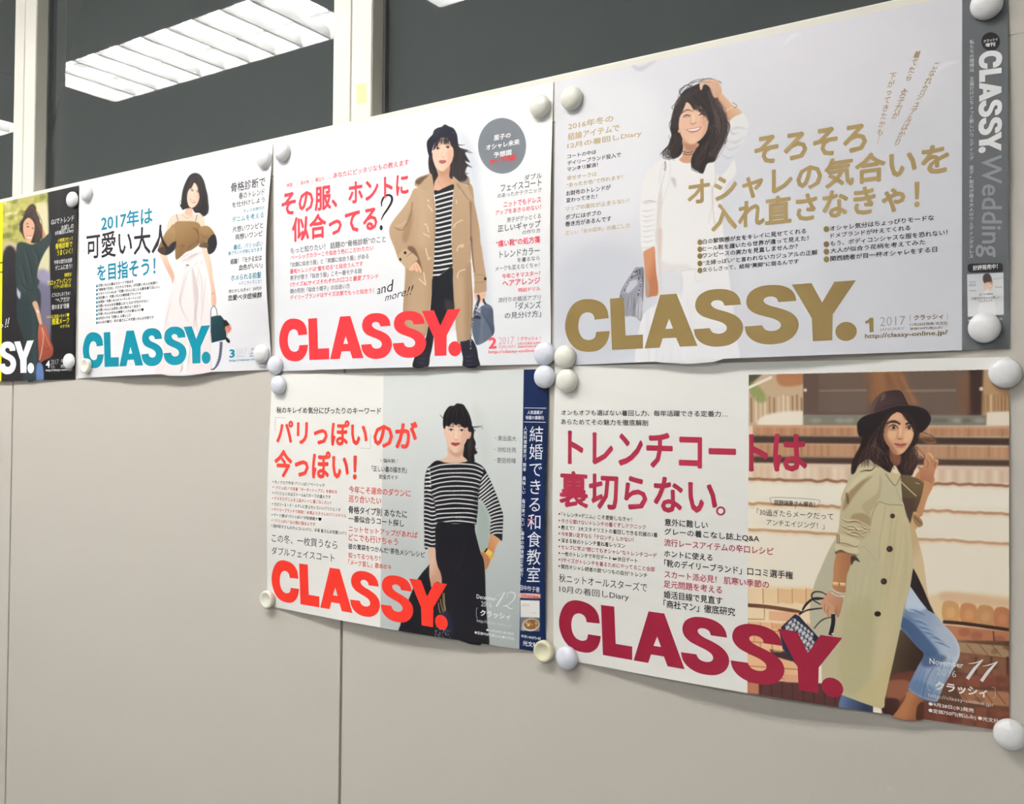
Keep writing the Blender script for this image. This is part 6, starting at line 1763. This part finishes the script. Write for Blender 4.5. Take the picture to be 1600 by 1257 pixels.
for tx, xl, yt, yb, xr, col in [('もっと知りたい！ 話題の“骨格診断”のこと', 125, 142, 194, 905, G3), ('ベーシックカラーこそ似合う色にこだわりたい', 128, 204, 244, 804, C3), ('「女顔に似合う服」と「男顔に似合う服」がある', 125, 264, 304, 764, G3), ('最旬トレンドは“髪を切る”と似合うんです', 122, 318, 358, 718, C3),
                                ('男子が思う「似合う服」こそ一番モテる説', 122, 372, 412, 708, G3), ('Sサイズ&Lサイズそれぞれの口コミ最愛ブランド', 122, 426, 466, 845, C3), ('顔の形別「似合う帽子」の出会い方', 122, 480, 520, 610, G3), ('デイリーブランドはサイズ次第でもっと似合う！', 122, 532, 572, 806, C3)]:
    T(P, 'i', tx, xl, yt, yb, xr, col, .008)
P.build(posters['duffle'], cut=False); P = part('duffle', 'handwritten_note')
TQ(P, 'i', 'and', [(838, 455), (968, 400), (958, 500), (835, 525)], BLK, -.002)
TQ(P, 'i', 'more!!', [(910, 520), (1136, 445), (1110, 525), (898, 582)], BLK, -.002)
P.build(posters['duffle'], cut=False); P = part('duffle', 'cover_lines')
for tx, cr, xl, yt, yb, xr, col, b in [('ダブル', 'l', 452, 592, 644, 610, G3, .01), ('フェイスコート', 'l', 242, 678, 742, 606, G3, .01), ('のあったかテクニック', 'l', 214, 760, 800, 606, G3, .002), ('ニットでもドレス', 'l', 268, 830, 884, 602, C3, .01), ('アップをあきらめない！', 'l', 196, 908, 952, 602, C3, .006),
                                       ('男子がグッとくる', 'l', 298, 972, 1018, 600, G3, .002), ('正しいギャップ', 'l', 216, 1040, 1104, 598, G3, .014), ('の作り方', 'l', 434, 1086, 1124, 596, G3, .002), ('“痛い靴”の処方箋', 'l', 200, 1178, 1240, 594, C3, .014),
                                       ('トレンドカラー', 'm', 212, 66, 124, 540, G3, .008), ('を着るなら', 'm', 358, 120, 158, 540, G3, .002), ('メークも変えなくちゃ！', 'm', 178, 190, 232, 540, G3, .002), ('今年こそマスター！', 'm', 232, 252, 294, 544, C3, .008), ('ヘアアレンジ', 'm', 236, 304, 356, 544, C3, .016),
                                       ('特訓ドリル', 'm', 364, 368, 404, 546, C3, .006), ('流行りの婚活アプリ', 'm', 202, 448, 488, 548, G3, .002), ('「ダメンズ', 'm', 344, 486, 548, 550, G3, .01), ('の見分け方」', 'm', 254, 568, 622, 552, G3, .01)]:
    T(P, cr, tx, xl, yt, yb, xr, col, b)
P.build(posters['duffle'], cut=False)
P = part('duffle', 'badge_lettering')
WH2 = (246, 246, 246)
T(P, 'l', '里子の', 180, 238, 286, 332, WH2, .024); T(P, 'l', 'オシャレ未来', 112, 322, 374, 410, WH2, .024); T(P, 'l', '予想図', 178, 390, 440, 338, WH2, .024)
TQ(P, 'l', '痛い予想', [(145, 458), (385, 400), (380, 460), (142, 494)], (214, 70, 74), .03)
P.build(posters['duffle'], cut=False, label='white lettering on the round grey badge')
P = part('duffle', 'issue_date')
T(P, 'm', '2', 122, 772, 866, 188, C3, .03)
T(P, 'm', '2017', 205, 772, 830, 330, (232, 150, 160), -.014); T(P, 'm', 'FEBRUARY', 205, 838, 864, 345, (232, 150, 160), -.008)
T(P, 'm', 'クラッシィ', 385, 768, 800, 525, C3, .012); ribbon(P, 'm', [(366, 768), (365, 798)], 2.5, C3); ribbon(P, 'm', [(548, 764), (548, 792)], 2.5, C3)
T(P, 'm', '12月27日発売 光文社', 362, 814, 836, 548, C3, .006); T(P, 'm', '定価750円(税込み)', 362, 842, 862, 520, C3, .006)
T(P, 'm', 'http://classy-online.jp/', 122, 880, 912, 560, C3, .012)
P.build(posters['duffle'], cut=False, label='small red issue number and price')
# ---- white poster lettering
G4, D4 = (170, 146, 98), (136, 116, 74)
P = part('white', 'masthead'); masthead(P, [(883, 472.3), (1337.2, 438.1), (1337.2, 530.3), (883, 550.2)], (138, 116, 70)); P.build(posters['white'], label='dull gold masthead lettering')
P = part('white', 'headline')
TQ(P, 'q', 'そろそろ', [(395, 160), (1035, 75), (1035, 240), (395, 322)], G4, .024)
TQ(P, 'q', 'オシャレの気合いを', [(16, 400), (1502, 185), (1502, 366), (16, 556)], G4, .024)
TQ(P, 'q', '入れ直さなきゃ！', [(150, 540), (1335, 396), (1335, 572), (150, 702)], G4, .023)
P.build(posters['white'], label='gold headline')
P = part('white', 'cover_lines')
L4 = (208, 184, 142)
for tx, xl, yt, yb, xr, col, b in [('2016年冬の', 102, 186, 248, 505, L4, .012), ('結論アイテムで', 98, 276, 342, 560, L4, .012), ('12月の着回しDiary', 94, 364, 424, 758, L4, .012), ('コートの中は', 94, 466, 504, 352, BLK, .008), ('デイリーブランド投入で', 94, 524, 566, 572, BLK, .008), ('マンネリ解消！', 92, 580, 620, 366, BLK, .008),
                                   ('幸せオーラは', 90, 658, 700, 356, L4, .006), ('“あったか色”で作れます！', 86, 722, 762, 588, L4, .006), ('お財布のトレンドが', 84, 792, 838, 480, BLK, .008), ('変わってきた！', 84, 856, 898, 360, BLK, .008), ('リップの進化が止まらない！', 80, 930, 972, 646, L4, .006),
                                   ('ボブにはボブの', 78, 1004, 1048, 396, BLK, .008), ('巻き方があるんです', 76, 1066, 1112, 486, BLK, .008), ('正しい「女の厄年」の過ごし方', 76, 1148, 1188, 654, L4, .006)]:
    T(P, 'n', tx, xl, yt, yb, xr, col, b)
P.build(posters['white'], cut=False); P = part('white', 'bullet_lines')
for tx, xl, yt, yb, xr in [('白の緊張感が女をキレイに見せてくれる', 68, 206, 236, 684), ('ヒール靴を履いたら世界が違って見えた！', 68, 248, 278, 698), ('ワンピースの実力を見直しませんか？', 68, 288, 318, 634), ('“主婦っぽい”と言われないカジュアルの正解', 70, 332, 362, 752), ('女らしさって、結局“美脚”に宿るんです', 68, 374, 402, 640)]:
    T(P, 'r', tx, xl, yt, yb, xr, BLK, .01)
    disc(P, 'r', 52, yt + 18, 15, 17, D4)
P.build(posters['white'], cut=False); P = part('white', 'bullet_lines')
for k, (tx, xl, yt, yb, xr) in enumerate([('オシャレ気分はちょっぴりモードな', 826, 126, 158, 1446), ('ドメブランドが叶えてくれる', 830, 170, 200, 1304), ('もう、ボディコンシャスな服を恐れない！', 828, 216, 248, 1526), ('大人が似合う花柄を考えてみた', 828, 260, 290, 1394), ('関西読者が目一杯オシャレをする日', 828, 306, 338, 1464)]):
    T(P, 'r', tx, xl, yt, yb, xr, BLK, .01)
    if k != 1:
        disc(P, 'r', 805, yt + 20, 17, 18, D4)
P.build(posters['white'], cut=False); P = part('white', 'slanted_lines')
TVS = -.12
CB = (184, 156, 112)
TV(P, 'z4', 'こなれカジュアルばかり', 1062, 385, 798, 912, 46, CB, .006)
TV(P, 'z4', '着てたら、女子力が', 940, 318, 790, 745, 46, CB, .006)
TV(P, 'z4', '下がってきたかも…', 785, 450, 684, 900, 44, CB, .006)
P.build(posters['white'], cut=False)
P = part('white', 'issue_date')
poly1 = cv('r', [(1036, 694), (1052, 688), (1064, 674), (1084, 674), (1086, 758), (1062, 760), (1060, 704), (1037, 710)]); P.add(poly1, [(0, 1, 2, 6, 7), (2, 3, 4, 5, 6)], D4)
T(P, 'r', '2017', 1124, 670, 724, 1274, (160, 158, 156), -.014); T(P, 'r', 'JANUARY', 1122, 736, 758, 1268, (150, 146, 142), -.008)
T(P, 'r', 'クラッシィ', 1326, 658, 690, 1500, (128, 106, 72), .016); ribbon(P, 'r', [(1304, 655), (1303, 693)], 2, D4); ribbon(P, 'r', [(1526, 650), (1526, 686)], 2, D4)
T(P, 'r', '11月28日発売 光文社', 1302, 706, 724, 1528, (136, 122, 100), .006); T(P, 'r', '定価750円(税込み)', 1302, 732, 750, 1496, (136, 122, 100), .006)
T(P, 'r', 'http://classy-online.jp/', 1034, 770, 804, 1526, (128, 108, 76), .016)
P.build(posters['white'], cut=False, label='small gold issue number and price')
P = part('white', 'strip_lettering')
WW = (240, 240, 240)
TQ(P, 's', 'クラッシィ', [(196, 262), (288, 244), (288, 264), (196, 282)], WW, .01); TQ(P, 's', '増刊', [(208, 284), (272, 274), (272, 302), (208, 308)], WW, .016)
s = SH['white']
masthead(P, cv('s', [(314, 325), (312, 988), (166, 1003), (168, 338)]), WW)
TQ(P, 'px', 'Wedding', [(1565, 242), (1566, 402), (1524, 402), (1524, 242)], (150, 153, 156), .006)
TVS = -.05
TV(P, 'px', '私たちの理想は、王道だけどちょっと新しいウェディング　里子×梨花が語る大人のウェディングドレス', 1518.6, 62, 1517.6, 404, 7.4, (212, 214, 216), .004)
P.build(posters['white'], cut=False); P = part('white', 'strip_notes')
T(P, 't', '好評発売中！', 140, 472, 500, 275, WW, .014)
T(P, 't', '私たちの理想は', 174, 626, 636, 250, (90, 90, 94), 0); T(P, 't', '“王道だけどちょっと新しい”', 128, 646, 660, 292, (70, 70, 74), .004); T(P, 't', 'ウェディング', 174, 660, 674, 248, (70, 70, 74), .004)
T(P, 't', '本体1200円+税込み', 112, 766, 780, 302, WW, .01)
P.build(posters['white'], cut=False, label='white lettering on the grey strip')
# ---- brown-top poster lettering
B2 = (22, 130, 158)
P = part('brown', 'masthead'); masthead(P, [(129.5, 522), (328.2, 508.6), (328.2, 567.2), (129.5, 575.2)], (2, 126, 146)); P.build(posters['brown'], label='teal masthead lettering')
P = part('brown', 'headline')
TQ(P, 'b', '2017年は', [(300, 365), (930, 255), (930, 468), (300, 566)], B2, .014)
TQ(P, 'b', '可愛い大人', [(118, 600), (1140, 465), (1140, 820), (118, 905)], (38, 34, 40), .008)
TQ(P, 'b', 'を目指そう！', [(250, 970), (965, 868), (965, 1100), (255, 1180)], B2, .014)
ribbon(P, 'b', [(82, 830), (98, 608)], 2.5, (160, 160, 160)); ribbon(P, 'b', [(98, 608), (240, 585)], 2.5, (160, 160, 160))
P.build(posters['brown'], label='teal and black headline')
P = part('brown', 'bullet_lines')
K2 = (48, 46, 50)
for i, (tx, xr) in enumerate([('可愛い大人の春はスカートで始まる', 578), ('「地味色で甘め」パステルで辛め」が可愛い大人の色使い', 858), ('スタイリスト8人の「可愛い大人にはこんな服を着てほしい」', 880), ('指名買い！ 可愛い大人の御用達ブランド10', 664), ('身長別・可愛い大人のコーディネートレシピ', 668),
                              ('可愛い大人のお仕事服には“とろみ”が欠かせない', 752), ('可愛い大人には茶目っ気小物がよく似合う', 660), ('可愛い大人の手元は華奢リングの重ねづけ♥', 700), ('30代がハマる「可愛い」の落とし穴', 548), ('みんなの憧れ！ 井川 遥さんこそ可愛い大人の代表です', 814)]):
    y = 186 + i * 47.2
    T(P, 'c', tx, 172, y - 6, y + 28, xr, K2, .012)
    disc(P, 'c', 158, y + 16, 10, 15, B2, 12)
P.build(posters['brown'], cut=False); P = part('brown', 'cover_lines')
for tx, cr, xl, yt, yb, xr, col, b in [('骨格診断で', 'f', 204, 372, 472, 560, K2, .009), ('春のトレンド', 'f', 286, 472, 542, 552, K2, .009), ('を仕分けしよう', 'f', 216, 570, 628, 552, K2, .009), ('キレイめ時代の', 'f', 334, 642, 682, 552, B2, .009), ('デニムを考える', 'f', 216, 722, 782, 544, B2, .009),
                                       ('片想いワンピと', 'f', 222, 822, 886, 536, K2, .009), ('両想いワンピ', 'f', 250, 902, 962, 530, K2, .009), ('最近、パリっぽい', 'f', 232, 1010, 1064, 532, B2, .009), ('新ブランドが気になります', 'f', 178, 1080, 1122, 528, B2, .009), ('結論！「モテる女は', 'f', 200, 1155, 1215, 522, K2, .01),
                                       ('血色がいい」', 'g', 246, 80, 132, 455, K2, .01), ('ホメられる前髪', 'g', 176, 172, 228, 446, B2, .009), ('ってこういうこと！', 'g', 246, 232, 262, 446, B2, .009), ('何とかしなきゃ！ 30代の', 'g', 156, 302, 334, 450, K2, .01), ('恋愛ベタ症候群', 'g', 150, 352, 404, 452, K2, .014)]:
    T(P, cr, tx, xl, yt, yb, xr, col, b)
P.build(posters['brown'], cut=False)
P = part('brown', 'issue_date')
T(P, 'g', '3', 162, 836, 912, 210, B2, .03); T(P, 'g', '2017', 224, 828, 880, 316, (196, 196, 200), -.014); T(P, 'g', 'MARCH', 224, 888, 908, 296, (180, 184, 188), -.006)
T(P, 'g', 'クラッシィ', 356, 824, 850, 470, K2, .012); T(P, 'g', '1月28日発売', 342, 866, 880, 480, B2, .004); T(P, 'g', '定価750円', 342, 888, 902, 460, B2, .004)
T(P, 'g', 'http://classy-online.jp/', 160, 926, 950, 500, B2, .012)
P.build(posters['brown'], cut=False, label='small teal issue number and price')
# ---- dark poster lettering
P = part('dark', 'masthead'); masthead(P, [(-90.9, 544), (52.7, 532), (52.7, 582.3), (-91.5, 588)], (246, 246, 246)); P.build(posters['dark'], label='white masthead lettering')
P = part('dark', 'cover_lines')
W1, Y1 = (230, 230, 228), (232, 220, 40)
for tx, xl, yt, yb, xr, col, b in [('GUでトレンド', 324, 216, 250, 468, W1, .004), ('お試しの', 388, 252, 286, 466, W1, .004), ('3月着回しDiary', 348, 290, 320, 466, W1, .004), ('小物選びだって', 366, 338, 362, 462, Y1, .004), ('骨格診断で', 352, 368, 406, 458, Y1, .008), ('うまくいく！', 362, 410, 446, 458, Y1, .004),
                                   ('今年の流行は全部', 342, 474, 502, 456, W1, .004), ('デニムに合う！', 350, 508, 540, 456, W1, .004), ('再燃宣言！', 408, 556, 580, 454, Y1, .004), ('クロップトパンツ', 300, 602, 636, 450, Y1, .004), ('ってやっぱり使える', 338, 632, 656, 448, Y1, .004),
                                   ('どうにかしなくちゃ！', 330, 682, 708, 444, W1, .004), ('“ヘアだけ', 352, 714, 744, 440, W1, .004), ('昔のまま”改善', 328, 756, 788, 438, W1, .004), ('いい人に出会っちゃう♥', 296, 822, 846, 438, Y1, .004), ('開運メーク', 330, 844, 884, 438, Y1, .006), ('のすすめ', 382, 884, 904, 440, Y1, .004)]:
    T(P, 'a1', tx, xl, yt, yb, xr, col, b)
P.build(posters['dark'], cut=False)
P = part('dark', 'issue_date')
T(P, 'a1', '4', 290, 1110, 1156, 316, W1, .03); T(P, 'a1', '2017', 322, 1104, 1136, 370, (190, 190, 190), -.012); T(P, 'a1', 'APRIL', 322, 1142, 1156, 348, (170, 170, 170), 0)
T(P, 'a1', 'クラッシィ', 386, 1100, 1124, 450, W1, .01); T(P, 'a1', '2月28日発売', 384, 1134, 1156, 450, W1, 0)
T(P, 'a1', 'http://classy-online.jp/', 290, 1164, 1182, 460, W1, .01)
P.build(posters['dark'], cut=False); P = part('dark', 'handwritten_marks')
ribbon(P, 'a1', [(0, 890), (10, 880), (18, 890), (4, 905)], 4, W1); ribbon(P, 'a1', [(42, 845), (36, 885)], 5, W1); ribbon(P, 'a1', [(58, 838), (50, 880)], 5, W1)
disc(P, 'a1', 34, 896, 4, 5, W1, 8); disc(P, 'a1', 48, 892, 4, 5, W1, 8)
ribbon(P, 'a1', [(0, 492), (24, 486)], 7, (20, 20, 20)); ribbon(P, 'a1', [(0, 550), (26, 546)], 7, (20, 20, 20))
P.build(posters['dark'], cut=False, label='small white issue number and script')

# printed figures as shapes of their own on each sheet
cutout('trench', 'printed_figure', 'px', [(1345, 650), (1362, 612), (1405, 608), (1425, 632), (1456, 655), (1452, 680), (1466, 690), (1468, 720), (1458, 770), (1443, 830), (1436, 850), (1458, 950), (1478, 990), (1502, 1020), (1492, 1045), (1464, 1098), (1440, 1126), (1392, 1118), (1410, 1085), (1368, 1110),
       (1310, 1092), (1318, 1050), (1280, 1050), (1222, 990), (1225, 970), (1268, 925), (1290, 900), (1310, 850), (1305, 800), (1312, 755), (1330, 730), (1338, 690)], posters['trench'], pmat['trench'], 'printed woman in a hat, trench coat and jeans')
cutout('stripe', 'printed_figure', 'px', [(692, 648), (700, 632), (718, 630), (734, 648), (745, 680), (745, 715), (766, 745), (786, 805), (783, 845), (770, 872), (758, 890), (760, 1002), (700, 996), (632, 980), (630, 968), (648, 910), (668, 885), (664, 850), (662, 760), (670, 730), (695, 712)],
       posters['stripe'], pmat['stripe'], 'printed woman in a striped top and dark skirt')
cutout('duffle', 'printed_figure', 'px', [(668, 214), (690, 196), (712, 202), (718, 230), (738, 244), (732, 285), (742, 320), (750, 370), (760, 430), (762, 475), (772, 500), (770, 530), (750, 542), (748, 572), (724, 572), (716, 545), (706, 536), (672, 570), (645, 573), (650, 540), (630, 520), (631, 420),
       (612, 385), (609, 350), (640, 305), (655, 290), (675, 272)], posters['duffle'], pmat['duffle'], 'printed woman in a tan duffle coat with a grey handbag')
cutout('white', 'printed_figure', 'px', [(1056, 165), (1070, 135), (1105, 122), (1125, 128), (1162, 180), (1170, 200), (1150, 250), (1130, 300), (1132, 380), (1140, 450), (1144, 556), (1005, 561), (1004, 500), (968, 495), (985, 440), (1004, 400), (1000, 330), (1010, 270), (1034, 240), (1046, 200)],
       posters['white'], pmat['white'], 'printed woman in white clothes with one hand in her hair')
cutout('brown', 'printed_figure', 'px', [(285, 310), (300, 274), (314, 275), (324, 305), (328, 335), (340, 365), (338, 392), (332, 420), (340, 478), (360, 510), (356, 545), (335, 580), (246, 583), (255, 520), (270, 450), (252, 400), (247, 390), (262, 345), (280, 330)],
       posters['brown'], pmat['brown'], 'printed woman in a brown top and pale trousers')
cutout('dark', 'printed_figure', 'px', [(34, 345), (42, 324), (54, 322), (66, 345), (78, 368), (76, 390), (60, 412), (58, 440), (62, 480), (66, 510), (84, 545), (66, 566), (60, 590), (40, 592), (30, 520), (24, 440), (26, 385)],
       posters['dark'], pmat['dark'], 'printed woman in a dark green coat')

# ------------------------------------------------------------------ magnets
M_MW = mat('magnet_white', (236, 236, 236), .28, noise=.025, bump=.25, scale=220)
M_MB = mat('magnet_cool', (226, 229, 238), .26, noise=.025, bump=.25, scale=220)
M_MC = mat('magnet_cream', (233, 231, 219), .3, noise=.03, bump=.25, scale=220)
M_MF = mat('magnet_ivory', (238, 235, 218), .35, noise=.02, scale=400)
M_STL = mat('magnet_core', (90, 90, 92), .4, metal=.8)
def lathe(name, prof, m, parent, n=36, smooth=True):
    V, F = [], []
    for r, h in prof:
        for k in range(n):
            a = 2 * math.pi * k / n
            V.append((r * math.cos(a), -h, r * math.sin(a)))
    for i in range(len(prof) - 1):
        for k in range(n):
            a, b = i * n + k, i * n + (k + 1) % n
            F.append((a, b, b + n, a + n))
    F.append(tuple(range(n))[::-1])
    t = (len(prof) - 1) * n
    F.append(tuple(range(t, t + n)))
    me = bpy.data.meshes.new(name)
    me.from_pydata(V, [], F)
    return link(name, me, m, parent, smooth)
DOME = [(.0142, .0012), (.0149, .0022), (.0151, .0035), (.0148, .0052)] + [(.0148 * math.cos(t * math.pi / 18), .0052 + .0072 * math.sin(t * math.pi / 18)) for t in range(1, 9)] + [(.0006, .01239)]
FLAT = [(.0128, .0010), (.0136, .0020), (.0137, .0078), (.0133, .0088), (.0122, .0094), (.0100, .0096), (.0095, .0090), (.0004, .0088)]
MAG = [('dark', 112, 312, 'd', 'w', 'white domed magnet on the top right corner of the dark poster'),
       ('dark', 107, 565, 'd', 'w', 'white domed magnet on the bottom right corner of the dark poster'),
       ('brown', 134, 302, 'd', 'w', 'white domed magnet on the top left corner of the teal-lettered poster'),
       ('brown', 411, 248, 'd', 'w', 'white domed magnet on the top right corner of the teal-lettered poster'),
       ('brown', 134.5, 572, 'f', 'i', 'flat ivory disc magnet on the bottom left corner of the teal-lettered poster'),
       ('brown', 407, 553, 'd', 'w', 'white domed magnet on the bottom right corner of the teal-lettered poster'),
       ('duffle', 440, 237, 'd', 'w', 'white domed magnet on the top left corner of the duffle coat poster'),
       ('duffle', 843, 166, 'd', 'c', 'white domed magnet on the top right corner of the duffle coat poster'),
       ('duffle', 429, 571, 'd', 'b', 'cool white domed magnet on the bottom left corner of the duffle coat poster'),
       ('duffle', 850, 553, 'd', 'b', 'cool white domed magnet on the bottom right corner of the duffle coat poster'),
       ('white', 892, 153, 'd', 'c', 'cream white domed magnet on the top left corner of the gold-lettered poster'),
       ('white', 1541, 6, 'd', 'w', 'white domed magnet at the top of the grey strip, cut by the photo edge'),
       ('white', 1538, 512, 'd', 'w', 'large white domed magnet low on the grey strip of the gold-lettered poster'),
       ('white', 882, 558, 'd', 'c', 'cream domed magnet on the bottom left corner of the gold-lettered poster'),
       ('stripe', 434, 602, 'd', 'b', 'cool white domed magnet on the top left corner of the striped-top poster'),
       ('stripe', 850, 589, 'd', 'b', 'cool white domed magnet on the navy strip at its top'),
       ('stripe', 418, 937, 'f', 'i', 'flat white disc magnet on the bottom left corner of the striped-top poster'),
       ('stripe', 850, 1018, 'f', 'i2', 'flat cream disc magnet at the bottom of the navy strip'),
       ('trench', 885, 595, 'd', 'c', 'cream domed magnet on the top left corner of the trench coat poster'),
       ('trench', 1570, 583, 'd', 'w', 'white domed magnet on the top right corner of the trench coat poster'),
       ('trench', 885, 1029, 'd', 'b', 'bluish white domed magnet on the bottom left corner of the trench coat poster'),
       ('trench', 1578, 1149, 'd', 'w', 'white domed magnet on the bottom right corner of the trench coat poster')]
MM = {'w': M_MW, 'b': M_MB, 'c': M_MC, 'i': M_MF, 'i2': mat('magnet_cream_flat', (228, 222, 190), .4, noise=.03, scale=300)}
for key, x, y, kind, colr, lab in MAG:
    s = SH[key]
    hh = .0055 if kind == 'd' else .005
    X, uv = s.from_px([(x, y)], hh)
    yb = -float(s.lift(uv)[0])
    r = bpy.data.objects.new('button_magnet', None)
    COL.objects.link(r)
    r.location = (float(X[0][0]), yb - .0001, float(X[0][2]))
    r['label'] = lab
    r['category'] = 'magnet'
    r['group'] = 'round magnets holding the posters'
    lathe('plastic_cap', DOME if kind == 'd' else FLAT, MM[colr], r)
    lathe('magnet_disc', [(.0105, .0004), (.0105, .0014)], M_STL, r, 24, False)

# shift parented meshes: their vertices are in world space, the roots stand at the wall
for o in list(posters.values()):
    for c in o.children:
        c.matrix_parent_inverse = Matrix.Translation(-o.location)
